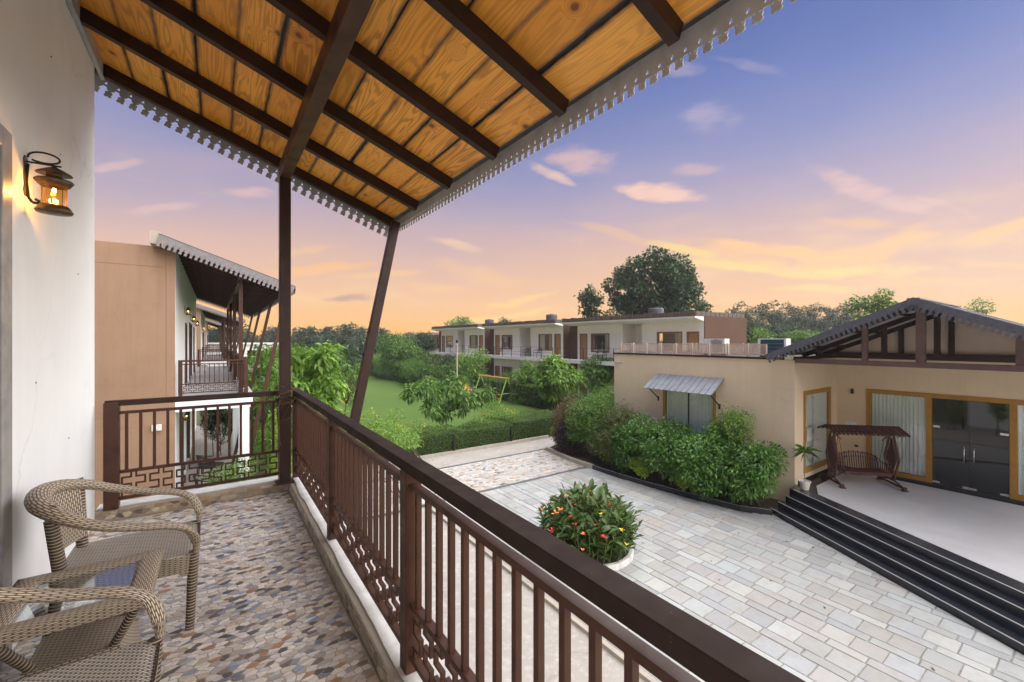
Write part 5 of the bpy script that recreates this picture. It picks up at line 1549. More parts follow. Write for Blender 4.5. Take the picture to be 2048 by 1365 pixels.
# ------------------------------------------------------------------ villas across the lawn
def make_villa(Y0, label, mirrored=False, L=11.07, wallmat='far_white', X0=24.5, detail=True):
    v = root('villa', (X0, Y0, GZ), label, 'building')
    org = Vector((X0, Y0, 0)); m = -1 if mirrored else 1
    def yy(a, b): return (a, b) if not mirrored else (L-b, L-a)
    def BX(mb, x0, x1, a, b, z0, z1): a, b = yy(a, b); mb.box(X0+x0, X0+x1, Y0+a, Y0+b, z0, z1)
    holes_u = [(.31, 1.16, 0, 2.12, 'door'), (1.47, 3.38, .62, 2.13, 'win'), (7.60, 9.54, .62, 2.10, 'win'), (9.93, 10.80, 0, 2.10, 'door')]
    holes_g = [(a, b, c+GZ+.05, d+GZ+.05, k) for a, b, c, d, k in holes_u]
    for nm, a0, b0 in (('wall', 0, 4.61), ('wall', 6.39, L)):
        a, b = yy(a0, b0); mb = MB()
        hs = [(Y0+yy(h[0], h[1])[0], Y0+yy(h[0], h[1])[1], h[2], h[3]) for h in holes_u+holes_g if h[0] >= a0-.01 and h[1] <= b0+.01]
        holed(mb, 'x', X0, .2, Y0+a, Y0+b, GZ, 2.75, hs); mb.build(nm, wallmat, v)
    mb = MB(); BX(mb, 1.5, 1.7, 4.61, 6.39, GZ, 2.75); BX(mb, .201, 1.7, 4.40, 4.609, GZ, 2.75); BX(mb, .201, 1.7, 6.391, 6.6, GZ, 2.75); mb.build('recess_wall', wallmat, v)
    mb = MB(); BX(mb, 1.46, 1.499, 4.85, 5.75, 0, 2.12); mb.build('door', 'door_dark', v)
    for (a, b, c, d, k) in holes_u+holes_g:
        mb = MB(); a2, b2 = yy(a, b); frame_rect(mb, 'x', X0-.02, X0+.1, Y0+a2, Y0+b2, c, d, .10, k == 'win'); f = mb.build('window_frame' if k == 'win' else 'door_frame', 'frame_wood', v)
        mb = MB(); BX(mb, .06, .075, a+.101, b-.101, c+(.1 if k == 'win' else 0), d-.101)
        mb.build('pane' if k == 'win' else 'door_leaf', 'glass_window' if k == 'win' else 'door_wood', f)
        if k == 'win':
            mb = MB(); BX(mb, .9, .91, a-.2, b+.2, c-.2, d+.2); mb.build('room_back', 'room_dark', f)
            ya, yb = yy(a+.12, a+.62); curtain(f, 'x', X0+.16, Y0+ya, Y0+yb, c+.1, d-.1, 5, 'curtain_warm', .03)
    mb = MB(); BX(mb, .22, 5, -.06, .15, GZ, 2.74); BX(mb, -.001, .219, -.06, -.002, GZ, 2.74); BX(mb, -.0, 5.1, -.06, -.002, 2.7405, 3.03); mb.build('end_wall', 'brown_wall', v)
    mb = MB(); BX(mb, .22, 5, L+.001, L+.15, GZ, 2.74); mb.build('end_wall', 'brown_wall', v)
    mb = MB(); BX(mb, .35, .55, L+.16, L+1.35, GZ, 2.9); mb.build('link_wall', 'brown_wall', v)
    # roof slab with tapering eave
    a, b = yy(-.001, L+.95)
    mb = MB(); mb.hexa([(X0-.02, Y0+a, 2.752), (X0+5.1, Y0+a, 2.752), (X0+5.1, Y0+b, 2.752), (X0-.02, Y0+b, 2.752), (X0-.02, Y0+a, 3.03), (X0+5.1, Y0+a, 3.03), (X0+5.1, Y0+b, 3.03), (X0-.02, Y0+b, 3.03)])
    mb.hexa([(X0-.95, Y0+a, 2.93), (X0-.021, Y0+a, 2.752), (X0-.021, Y0+b, 2.752), (X0-.95, Y0+b, 2.93), (X0-.95, Y0+a, 3.03), (X0-.021, Y0+a, 3.03), (X0-.021, Y0+b, 3.03), (X0-.95, Y0+b, 3.03)])
    mb.build('roof', wallmat, v)
    mb = MB(); mb.box(X0-.97, X0+5.12, Y0+a-.02, Y0+b+.02, 3.031, 3.06); rf = mb.build('coping', 'dark_metal', v)
    mb = MB(); mb.box(-.03, .03, -.24, .24, 0, .27); tm = mb.mesh('parapet_tile', 'parapet_tile')
    n = int((b-a)/.52)
    for i in range(n):
        o = link('parapet_tile', tm, v, None, Vector((X0-.9, Y0+a+.27+.52*i, 3.061+random.uniform(-.02, .02)))-origin_of(v)); o.rotation_euler = (0, random.uniform(-.08, .08), random.uniform(-.03, .03))
    for i in range(11):
        o = link('parapet_tile', tm, v, None, Vector((X0-.6+.52*i, Y0+a+.02, 3.061+random.uniform(-.02, .02)))-origin_of(v)); o.rotation_euler = (random.uniform(-.08, .08), 0, R(90))
    mb = MB(); mb.box(X0-1.15, X0-.001, Y0+a+.05, Y0+L+1.3, -.27, -.0); mb.build('balcony_slab', wallmat, v)
    rl_ = root('villa_railing', (X0-1.08, Y0+L/2, 0), f'thin dark cable railing of the {label.split(",")[0]}', 'railing', 'villa balcony railings')
    mb = MB()
    npost = 9
    for i in range(npost):
        y = Y0+a+.1+(L+1.2)*i/(npost-1); mb2 = MB(); mb2.box(X0-1.10, X0-1.06, y-.02, y+.02, .0, .95); mb2.build('post', 'black_metal', rl_)
    for z in (.95, .5, .25): mb.box(X0-1.09, X0-1.07, Y0+a+.1, Y0+a+L+1.3, z-.008, z+.008)
    mb.build('rails', 'black_metal', rl_)
    lp = MB().lathe([(.02, .0), (.12, -.12), (.14, -.13), (.0, -.13)], 10, (X0+.9, Y0+yy(5.1, 5.1)[0], 2.3)); lp.tube([(X0+.9, Y0+yy(5.1, 5.1)[0], 2.75), (X0+.9, Y0+yy(5.1, 5.1)[0], 2.3)], .01, 5); lp.build('pendant_lamp', 'black_metal', v)
    return v
make_villa(14.67, 'nearest two storey white villa, right of the others with brown end wall')
make_villa(27.5, 'middle two storey white villa, between the two others across the lawn')
make_villa(40.5, 'farthest two storey white villa, leftmost of the three across the lawn')
for (y, lb) in [(33.0, 'left of the two'), (30.6, 'right of the two'), (21.9+1.6, 'single')]:
    pass
simple_chair((23.75, 31.9, .0), pi, 'dark balcony chair on the middle villa, left one of the pair by the right window', group='villa balcony chairs')
simple_chair((23.75, 30.2, .0), pi, 'dark balcony chair on the middle villa, right one of the pair by the right window', group='villa balcony chairs')
simple_chair((23.75, 36.4, .0), pi, 'dark balcony chair on the middle villa, by the left window', group='villa balcony chairs')
simple_chair((23.75, 22.3, .0), pi, 'dark balcony chair on the nearest villa in front of its left window', group='villa balcony chairs')
# amber lantern in the nearest villa's recess
lantern_copy((25.9, 19.9, 1.9), 'tiny lit lantern beside the recessed dark door of the nearest villa')
def tank(c, label, r=.55, h=.75):
    t = root('water_tank', c, label, 'water tank', 'roof water tanks')
    mb = MB().lathe([(.001, 0), (r, 0), (r*.98, .03), (r, h*.3), (r*.97, h*.32), (r, h*.36), (r, h*.62), (r*.97, h*.64), (r, h*.68), (r, h*.92), (r*.9, h), (.001, h*1.01)], 24, c); mb.build('tank_body', 'tank_grey', t, smooth=False)
    mb = MB().lathe([(r*.35, h), (r*.35, h+.06), (.001, h+.07)], 16, c); mb.build('lid', 'tank_grey', t)
tank((27.3, 20.2, 3.06), 'grey water tank on the roof of the nearest villa, in front of the big tree', .56, .92)
tank((27.0, 32.0, 3.06), 'grey brown water tank on the roof of the middle villa', .55, 1.0)
tank((27.0, 43.5, 3.06), 'small grey water tank at the right end of the farthest villa roof', .55, .95)
# far beige block
fb = root('apartment_block', (33, 66, GZ), 'small beige block with white roof slab far beyond the trees, left of the villas', 'building')
mb = MB(); holed(mb, 'x', 30, .3, 58, 72, GZ, 2.4, [(60+3*i, 61.6+3*i, .3, 1.9) for i in range(4)]); mb.build('wall', 'far_beige', fb)
mb = MB(); mb.box(30.31, 40, 58, 72, GZ, 2.39); mb.build('side_wall', 'far_beige', fb)
mb = MB(); mb.box(29, 40.2, 57.8, 72.4, 2.401, 2.75); mb.build('roof', 'soffit_white', fb)
mb = MB(); mb.box(29.2, 29.99, 58, 72, -.3, 0); mb.build('balcony_slab', 'soffit_white', fb)
for i in range(4):
    mb = MB(); frame_rect(mb, 'x', 29.97, 30.1, 60+3*i, 61.6+3*i, .3, 1.9, .08); f = mb.build('window_frame', 'frame_wood', fb)
    mb = MB(); mb.box(30.05, 30.06, 60.08+3*i, 61.52+3*i, .38, 1.82); mb.build('pane', 'glass_dark', f)
lw = root('low_building', (4, 96, GZ), 'long low white building seen at the end of the row of balconies', 'building')
mb = MB(); holed(mb, 'y', 95, .3, -6, 12, GZ, .7, [(-4+3*i, -2.6+3*i, -1.6, -.4) for i in range(5)]); mb.box(-6, 12, 95.31, 102, GZ, .69); mb.build('wall', 'far_white', lw)
mb = MB(); mb.box(-6.4, 12.4, 94.6, 102, .701, 1.0); mb.build('roof', 'far_white', lw)
for i in range(5):
    mb = MB(); mb.box(-4+3*i, -2.6+3*i, 95.1, 95.12, -1.6, -.4); mb.build('window', 'glass_dark', lw)
mb = MB(); mb.box(2.1, 2.3, 97, 97.2, 1.0, 2.3); mb.build('chimney', 'far_white', lw)

# lime playground swing on the lawn
sw = root('playground_swing', (18.7, 29.5, GZ), 'lime green and orange playground swing frame on the far side of the lawn', 'swing')
A = Vector((18.65, 31.5, GZ)); B_ = Vector((18.75, 27.6, GZ)); top = 1.85
for P_, nm in ((A, 'a'), (B_, 'b')):
    for sx in (-.75, .75):
        mb = MB(); mb.tube([P_+Vector((sx, 0, 0)), P_+Vector((sx*.06, 0, top))], .04, 8); mb.build('leg', 'lime_metal', sw)
    mb = MB(); mb.tube([P_+Vector((-.48, 0, .68)), P_+Vector((.48, 0, .68))], .028, 8); mb.build('cross_bar', 'lime_metal', sw)
mb = MB(); mb.tube([A+Vector((0, .3, top+.02)), B_+Vector((0, -.3, top+.02))], .06, 8); mb.build('top_beam', 'orange_metal', sw)
for y in (30.6, 30.1, 29.0, 28.5):
    mb = MB(); mb.tube([(18.7, y, GZ+top), (18.7, y, GZ+.5)], .01, 5); mb.build('chain', 'grey_metal', sw)
for y in (30.35, 28.75):
    mb = MB(); mb.box(18.6, 18.8, y-.28, y+.28, GZ+.47, GZ+.50); mb.build('swing_seat', 'orange_metal', sw)
sl = root('playground_slide', (17.9, 34.0, GZ), 'orange playground ladder and slide behind the lime swing frame', 'slide')
mb = MB()
for sx in (-.3, .3): mb.tube([(17.9+sx, 34.2, GZ), (17.9+sx, 33.8, GZ+1.5)], .03, 6)
for k in range(5): mb.tube([(17.6, 34.13-.08*k, GZ+.25+.27*k), (18.2, 34.13-.08*k, GZ+.25+.27*k)], .02, 6)
mb.build('ladder', 'orange_metal', sl)
mb = MB(); mb.bar((17.9, 33.8, GZ+1.25), (17.9, 31.9, GZ+.15), .55, .04); mb.bar((17.6, 33.8, GZ+1.33), (17.6, 31.9, GZ+.23), .04, .16); mb.bar((18.2, 33.8, GZ+1.33), (18.2, 31.9, GZ+.23), .04, .16); mb.build('chute', 'orange_metal', sl)
# slim pole among the trees
p = at_y(914, 760, 31.0)
pl = root('lamp_post', (p.x, p.y, GZ), 'slim pinkish lamp post standing among the trees in front of the farthest villa', 'lamp post')
mb = MB().tube([(p.x, p.y, GZ), (p.x, p.y, 1.35)], [.07, .05], 8); mb.build('pole', 'lattice_pink', pl)
mb = MB().lathe([(.001, .1), (.12, .0), (.09, -.15), (.001, -.18)], 10, (p.x, p.y, 1.52)); mb.build('lamp_head', 'black_metal', pl)
# bollards at the hedge
for (x, y, lb) in [(8.45, 16.62, 'short black bollard light set in the hedge, left one'), (11.45, 16.62, 'short black bollard light set in the hedge, middle one'), (12.4, 17.9, 'thin black bollard light standing on the lawn just behind the hedge')]:
    t = root('bollard_light', (x, y, GZ), lb, 'bollard', 'garden bollard lights')
    mb = MB().lathe([(.001, .0), (.055, .0), (.055, .62), (.03, .63), (.03, .70), (.06, .705), (.05, .76), (.001, .77)], 12, (x, y-.12, GZ+.05)); mb.build('post', 'black_metal', t)

# ------------------------------------------------------------------ planting
def hedge(name, x0, x1, y0, y1, h, label, dens=900, L=.055, mat='leaf_hedge', curve=None):
    t = root(name, ((x0+x1)/2, (y0+y1)/2, GZ), label, 'hedge'); o3 = np.array([(x0+x1)/2, (y0+y1)/2, GZ])
    mb = MB(); mb.box(x0+.08, x1-.08, y0+.08, y1-.08, GZ, GZ+h-.08); mb.build('dark_core', 'leaf_core', t)  # solid dark green box stands in for the inside of the hedge
    Ps, Ns = [], []
    for (face, area) in (('f', (x1-x0)*h), ('b', (x1-x0)*h*.3), ('t', (x1-x0)*(y1-y0)), ('l', (y1-y0)*h), ('r', (y1-y0)*h)):
        n = int(area*dens); u = rng.uniform(0, 1, n); v = rng.uniform(0, 1, n)
        if face in 'fb': P = np.c_[x0+(x1-x0)*u, np.full(n, y0 if face == 'f' else y1), GZ+h*v]; N = np.tile([0, -1 if face == 'f' else 1, 0], (n, 1))
        elif face == 't': P = np.c_[x0+(x1-x0)*u, y0+(y1-y0)*v, np.full(n, GZ+h)]; N = np.tile([0, 0, 1], (n, 1))
        else: P = np.c_[np.full(n, x0 if face == 'l' else x1), y0+(y1-y0)*u, GZ+h*v]; N = np.tile([-1 if face == 'l' else 1, 0, 0], (n, 1))
        Ps.append(P.astype(float)); Ns.append(N.astype(float))
    P = np.vstack(Ps); N = np.vstack(Ns); n = len(P)
    und = .05*np.sin(P[:, 0]*2.1+P[:, 1]*1.3)+.04*np.sin(P[:, 0]*5.3)+.03*np.sin(P[:, 1]*4)
    P += N*(rng.uniform(-.07, .05, n)+und*.5)[:, None]; P[:, 2] += und*(N[:, 2] > .5)
    D = N*.7+unit(n)*.8+np.array([0, 0, .25]); NN = N*.4+unit(n)*.5+np.array([0, 0, .4])
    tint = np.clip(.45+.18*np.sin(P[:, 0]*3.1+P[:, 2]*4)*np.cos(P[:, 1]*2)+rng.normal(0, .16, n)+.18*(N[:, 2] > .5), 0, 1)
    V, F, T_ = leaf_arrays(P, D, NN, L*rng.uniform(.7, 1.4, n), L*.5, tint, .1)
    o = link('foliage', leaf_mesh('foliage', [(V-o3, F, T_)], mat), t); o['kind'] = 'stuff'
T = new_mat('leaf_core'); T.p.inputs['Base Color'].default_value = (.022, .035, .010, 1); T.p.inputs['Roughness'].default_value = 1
hedge('hedge', 2.0, 11.55, 16.58, 17.75, .92, 'clipped green hedge along the kerb between road and lawn, left stretch', 900, .06)
hedge('hedge', 11.65, 15.6, 16.62, 18.1, 1.0, 'clipped green hedge between road and lawn, taller right stretch by the reddish shrub', 900, .06)
hedge('hedge', 8.5, 17.5, 59.0, 60.3, 2.2, 'dark clipped hedge closing the far end of the lawn', 130, .16)
hedge('hedge', 17.4, 18.9, 40.0, 58.8, 2.0, 'long dark hedge down the far right side of the lawn', 110, .16)
hedge('hedge', 19.0, 20.3, 22.5, 33, 1.5, 'loose green hedge behind the playground swing', 330, .10)

# hall-side planter shrubs
SH = []
def dome(c, r, n=9, k=.5):
    """blobs for a rounded bush of radii r standing on z0"""
    out = []
    for i in range(n):
        u = Vector((random.uniform(-1, 1), random.uniform(-1, 1), random.uniform(-.7, 1)))
        if u.length > 1: u.normalize()
        out.append(((c[0]+u.x*r[0]*(1-k*.6), c[1]+u.y*r[1]*(1-k*.6), c[2]+u.z*r[2]*(1-k*.6)), (r[0]*k, r[1]*k, r[2]*k)))
    return out
z0 = GZ+.09
shrub('glossy_shrub', (12.95, 6.15, z0), dome((12.85, 6.2, GZ+1.02), (.92, .85, .92), 14), 'glossy dark green shrub at the right end of the planter, beside the steps', 'leaf_gloss', .125, 210, .42, 7, group='shrubs in the hall planter')
shrub('ficus_shrub', (13.35, 7.15, z0), dome((13.3, 7.15, GZ+1.75), (.52, .62, .95), 9)+[((13.35, 6.75, GZ+2.45), (.3, .34, .3)), ((13.4, 7.5, GZ+2.05), (.3, .3, .25))], 'taller bright small leaved shrub against the hall wall, right of the awning window', 'leaf_fresh', .075, 420, .5, 6, group='shrubs in the hall planter')
shrub('glossy_shrub', (12.75, 7.55, z0), dome((12.50, 7.55, GZ+1.02), (.95, .85, .92), 13), 'glossy green shrub second from the steps with bare stems showing below', 'leaf_gloss', .125, 210, .42, 9, group='shrubs in the hall planter')
shrub('glossy_shrub', (12.85, 8.75, z0), dome((12.55, 8.75, GZ+1.12), (.95, .88, 1.02), 13), 'glossy green shrub directly below the awning window', 'leaf_gloss', .12, 210, .42, 8, group='shrubs in the hall planter')
shrub('glossy_shrub', (12.8, 9.95, z0), dome((12.5, 10.0, GZ+1.2), (.92, .88, 1.08), 13), 'glossy green shrub left of the awning window beside the olive bush', 'leaf_gloss', .11, 230, .42, 8, group='shrubs in the hall planter')
shrub('olive_shrub', (12.9, 11.1, z0), dome((12.6, 11.2, GZ+1.2), (1.0, .95, 1.2), 14), 'rounded olive brown bush midway along the planter', 'leaf_olive', .07, 460, .5, 5, group='shrubs in the hall planter')
shrub('green_shrub', (13.0, 12.4, z0), dome((12.75, 12.45, GZ+1.3), (1.05, .95, 1.3), 14), 'tall mid green bush where the hall wall ends', 'leaf_mid', .075, 460, .5, 5, group='shrubs in the hall planter')
shrub('green_shrub', (14.7, 13.6, z0), dome((14.7, 13.5, GZ+1.7), (1.15, .9, 1.1), 11), 'light green feathery bush behind the corner of the hall', 'leaf_fresh', .09, 300, .4, 5)
shrub('reddish_shrub', (12.95, 13.75, z0), dome((12.75, 13.75, GZ+1.25), (.8, .85, 1.2), 12), 'green bush with reddish top at the far left of the planter', 'leaf_red', .07, 460, .5, 5, group='shrubs in the hall planter')
shrub('purple_shrub', (12.45, 13.5, z0), dome((12.28, 13.3, GZ+.65), (.45, 1.0, .66), 12), 'low dark purple leaved bush at the front left end of the planter', 'leaf_purple', .06, 520, .6, 5)
shrub('lime_shrub', (12.6, 14.5, z0), dome((12.55, 14.5, GZ+.95), (.32, .36, .50), 6), 'small lime green ball bush at the left tip of the planter', 'leaf_lime', .055, 520, .5, 4)
shrub('lime_shrub', (12.25, 9.45, z0), dome((12.0, 9.45, GZ+.46), (.30, .5, .38), 8), 'low yellow green bush at the kerb, left of the two', 'leaf_lime', .055, 700, .55, 4, group='low yellow green bushes at the planter kerb')
shrub('lime_shrub', (12.3, 7.9, z0), dome((12.1, 7.75, GZ+.46), (.28, .42, .38), 8), 'low yellow green bush at the kerb, nearer the steps', 'leaf_lime', .055, 700, .55, 4, group='low yellow green bushes at the planter kerb')

# canna bed: ring kerb, every big leaf an object
cb = root('canna_bed', (7.15, 7.15, GZ), 'round bed of broad leaved cannas with orange, red and yellow flowers in the paved court', 'flower bed')
mb = MB().lathe([(1.02, 0), (1.02, .13), (1.0, .145), (.93, .145), (.91, .13), (.91, .02)], 40, (7.15, 7.15, GZ)); mb.build('ring_kerb', 'white_ledge', cb)
mb = MB().lathe([(.001, .10), (.915, .10)], 32, (7.15, 7.15, GZ)); mb.build('soil', 'soil', cb)
def canna_leaf_mesh(k):
    mb = MB(); n = 5; L = 1.0; rows = []
    for i in range(n+1):
        t = i/n; w = .175*sin(pi*min(1, t*.92+.06))**.75 if i < n else 0.004
        x = L*t*(1-.12*t*k); z = .02*i-(.10+.16*k)*t*t
        rows.append([(x, -w, z+w*.35), (x, 0, z), (x, w, z+w*.35)])
    V = [p for r in rows for p in r]
    F = []
    for i in range(n):
        a = i*3; F += [(a, a+3, a+4, a+1), (a+1, a+4, a+5, a+2)]
    me = bpy.data.meshes.new('leaf'); me.from_pydata(V, [], F); me.materials.append(M('leaf_canna'))
    at = me.attributes.new('tint', 'FLOAT', 'POINT')
    for j in range(len(V)): at.data[j].value = .25+.22*k+.12*(j % 3 == 1)
    me.shade_smooth(); return me
CL = [canna_leaf_mesh(k) for k in (0, .5, 1.0, 1.8, 2.6)]
stem = MB(); rest = []
nplant = 84; single = 0; spots = []
for i in range(nplant):
    r = .93*sqrt((i+.5)/nplant); a = i*2.399+.3
    spots.append((7.15+r*cos(a), 7.15+r*sin(a), r))
lc = 0
for (x, y, r) in spots:
    h = 1.20-.55*(r/.93)**2+random.uniform(-.12, .1); lean = Vector((x-7.15, y-7.15, 0))*.26
    base = Vector((x, y, GZ+.10)); tip = base+lean+Vector((0, 0, h))
    stem.tube([base, base.lerp(tip, .5)-lean*.1, tip], [.014, .011, .005], 5)
    nl = 8
    for j in range(nl):
        t = .12+.86*j/(nl-1); p_ = base.lerp(tip, t); az_ = j*2.4+random.uniform(-.4, .4)+r*9; el = R(random.uniform(15, 52)+(t > .8)*18)
        if lc < 296 and t > .38:
            me = random.choice(CL[:4]); s = random.uniform(.30, .43)*(1-.2*(t > .85))
            o = link('leaf', me, cb, None, p_-origin_of(cb)); o.rotation_euler = (random.uniform(-.4, .4), -el, az_); o.scale = (s, s*random.uniform(.75, 1.05), s)
            lc += 1
        else:
            d_ = Vector((cos(az_)*cos(el), sin(az_)*cos(el), sin(el))); rest.append((p_, d_))
stem.build('stems', 'stem_green', cb)
P = np.array([tuple(p_) for p_, _ in rest]); D = np.array([tuple(d_) for _, d_ in rest]); n = len(P)
extra = 760; a = rng.uniform(0, 6.28, extra); rr_e = .95*np.sqrt(rng.uniform(0, 1, extra))
P = np.vstack([P, np.c_[7.15+rr_e*np.cos(a), 7.15+rr_e*np.sin(a), GZ+.1+rng.uniform(.15, .95, extra)*(1.25-.5*(rr_e/.95)**2)]]); D = np.vstack([D, unit(extra)*.6+np.c_[np.cos(a)*.5, np.sin(a)*.5, np.full(extra, .45)]])
n = len(P)
V, F, T_ = leaf_arrays(P, D, np.c_[-D[:, 0]*.6, -D[:, 1]*.6, np.ones(n)], rng.uniform(.24, .38, n), .10, rng.uniform(.2, .7, n), .25)
o = link('small_leaves', leaf_mesh('small_leaves', [(V-np.array([7.15, 7.15, GZ]), F, T_)], 'leaf_canna'), cb); o['kind'] = 'stuff'
def flower(p_, mat, s):
    mb = MB()
    for k in range(6):
        a = k*1.05+random.uniform(-.2, .2); d = Vector((cos(a), sin(a), random.uniform(.2, .9))).normalized(); sd = d.cross(Vector((0, 0, 1))).normalized()*.32
        c_ = Vector(p_)+Vector((random.uniform(-.4, .4), random.uniform(-.4, .4), random.uniform(-.5, .5)))*s*.6
        mb.add([c_, c_+(d*.55+sd)*s, c_+d*1.1*s-Vector((0, 0, .15*s)), c_+(d*.55-sd)*s], [(0, 1, 2), (0, 2, 3)])
    mb.build('flower', mat, cb)
def bed_pt(u, v, zt):      # a point above the bed near that height
    return at_z(u, v, zt)
for (u, v, m_, s) in [(1110, 1027, 'petal_orange', .075), (1121, 1020, 'petal_orange', .085), (1133, 993, 'petal_orange', .07), (1177, 995, 'petal_orange', .075), (1178, 985, 'petal_orange', .06), (1085, 1020, 'petal_orange', .05),
                       (1203, 1028, 'petal_yellow', .055), (1150, 1050, 'petal_red', .06), (1103, 1062, 'petal_red', .07), (1166, 1069, 'petal_orange', .06), (1208, 1075, 'petal_red', .085), (1244, 1062, 'petal_yellow', .06), (1254, 1090, 'petal_yellow', .05), (1165, 1100, 'petal_orange', .045), (1100, 1005, 'petal_orange', .04), (1150, 1010, 'petal_red', .04), (1220, 1010, 'petal_red', .04), (1140, 1035, 'petal_red', .045), (1190, 1050, 'petal_red', .04)]:
    zt = -1.95-max(0, (v-985))*.0042
    flower(bed_pt(u, v, zt), m_, s)

# trees near the lawn: base points are found from where their trunks meet the ground
tree('young_tree', (9.2, 18.9, GZ), (9.35, 18.9, GZ+2.15), (2.2, 1.6, .85), 'broad young tree with drooping green leaves on the lawn just behind the hedge', 'leaf_mid', 34, .34, 66, .25, .40, .045, 'bark_pale', hang=.6, droop=.25, group='young garden trees', fork=.62, up=.7)
for (u, vt, vb, hw, Y, lb, mt, L) in [
    (1115, 706, 800, 46, 21.5, 'large leaved green tree in front of the gap between the two nearer villas', 'leaf_fresh', .30),
    (1193, 702, 800, 38, 22.5, 'green tree touching the left edge of the hall wall', 'leaf_mid', .24),
    (1056, 716, 790, 28, 26.5, 'slender green tree left of the large leaved one', 'leaf_fresh', .22),
    (950, 690, 775, 36, 34.0, 'tall green tree in front of the left part of the middle villa', 'leaf_fresh', .22),
    (1012, 738, 772, 17, 31.0, 'small round tree beside the playground swing', 'leaf_mid', .18),
    (868, 700, 778, 42, 41.0, 'wide green tree in front of the farthest villa, left side', 'leaf_mid', .24),
    (905, 694, 765, 26, 38.0, 'dark green tree in front of the farthest villa, right side', 'leaf_dark', .22),
    (800, 668, 742, 46, 52.0, 'rounded green tree right of the slanted post', 'leaf_mid', .28),
    (842, 663, 705, 28, 62.0, 'dark dense tree in front of the small beige block', 'leaf_dark', .26),
    (765, 700, 752, 28, 60.0, 'small light green tree seen right behind the slanted post', 'leaf_fresh', .26)]:
    c = at_y(u, vb, Y); F_ = .5714*c.x+.8206*c.y; m = F_/853; zt = 1.6+(680-vt)*m; zb = 1.6+(680-vb)*m; rx = hw*m; rz = (zt-zb)/2
    tree('garden_tree', (c.x, c.y, GZ), (c.x, c.y, zb+rz*.95), (rx*.85, rx*.85, rz*.8), lb, mt, 30, rx*.34, 55 if Y < 30 else 34, L, .42, .07, hang=.5, droop=.22, group='garden trees round the lawn', up=.8)
# left of the lawn, seen beside the corner post
for (u, Y, zt, rx, rz, lb, mt, L, nn_) in [
    (622, 15.5, 1.75, 1.15, 2.0, 'leafy light green tree right of the corner post, nearest on the left', 'leaf_fresh', .26, 26),
    (533, 20.5, 1.5, .8, 1.9, 'leafy green tree left of the corner post beyond the neighbouring railing', 'leaf_fresh', .22, 24),
    (690, 25.5, .55, 1.1, 1.35, 'small leaved light green tree at the left edge of the lawn', 'leaf_mid', .18, 16),
    (582, 23.0, 1.7, 1.3, 2.0, 'green tree half hidden behind the corner post', 'leaf_mid', .22, 18),
    (660, 36.0, 1.0, 2.0, 1.8, 'dark green tree beyond the left edge of the lawn', 'leaf_dark', .2, 16)]:
    c = at_y(u, 700, Y)
    tree('garden_tree', (c.x, c.y, GZ), (c.x, c.y, zt-rz*.95), (rx*1.1, rx*1.1, rz*1.05), lb, mt, int(nn_*1.5), rx*.27, 78, L, .40, .06, hang=.5, droop=.25, group='trees left of the lawn', up=.8)
# yellow-flowering shrubs
def flowers_on(t_blobs, n, parent, size=.06, mat='leaf_yellow'):
    Ps = []
    for _ in range(n):
        c, r = random.choice(t_blobs); u = unit(1)[0]; u[2] = abs(u[2]); cc = np.array(c)+u*np.array(r)*1.02
        for k in range(7): Ps.append(cc+rng.normal(0, .045, 3))
    P = np.array(Ps); m = len(P)
    V, F, T_ = leaf_arrays(P, unit(m)+np.array([0, 0, .3]), unit(m)+np.array([0, 0, 1]), size, size*.8, rng.uniform(0, 1, m), .1)
    o = link('blossom', leaf_mesh('blossom', [(V-np.array(origin_of(parent)), F, T_)], mat), parent); o['kind'] = 'stuff'
for (base, bl, lb, nf) in [
    ((4.6, 12.6, GZ), [((3.9, 12.4, -1.2), (.75, .7, .5)), ((4.4, 12.9, -1.25), (.6, .6, .4)), ((3.4, 12.5, -.9), (.6, .6, .5)), ((4.9, 13.2, -1.6), (.55, .5, .35)), ((3.0, 12.9, -.7), (.5, .5, .5))], 'yellow flowering cassia shrub just beyond the handrail, left of the slanted post', 7),
    ((6.3, 13.9, GZ), [((5.4, 14.4, -1.75), (.4, .4, .3)), ((6.5, 15.9, -1.75), (.32, .3, .22)), ((6.0, 15.4, -2.2), (.5, .5, .3)), ((5.3, 14.9, -1.1), (.3, .3, .25))], 'yellow flowering cassia branches just right of the slanted post', 9),
    ((11.4, 17.9, GZ), [((11.2, 17.7, -1.9), (.6, .5, .35)), ((11.9, 17.6, -2.1), (.5, .4, .3)), ((11.7, 18.4, -1.6), (.4, .4, .3)), ((10.6, 17.7, -2.3), (.45, .4, .3))], 'yellow flowering cassia shrub leaning over the hedge right of the young tree', 12)]:
    t = shrub('cassia_shrub', base, bl, lb, 'leaf_fresh', .09, 200, .4, 7, .014, group='yellow flowering cassia shrubs')
    flowers_on(bl, nf, t)
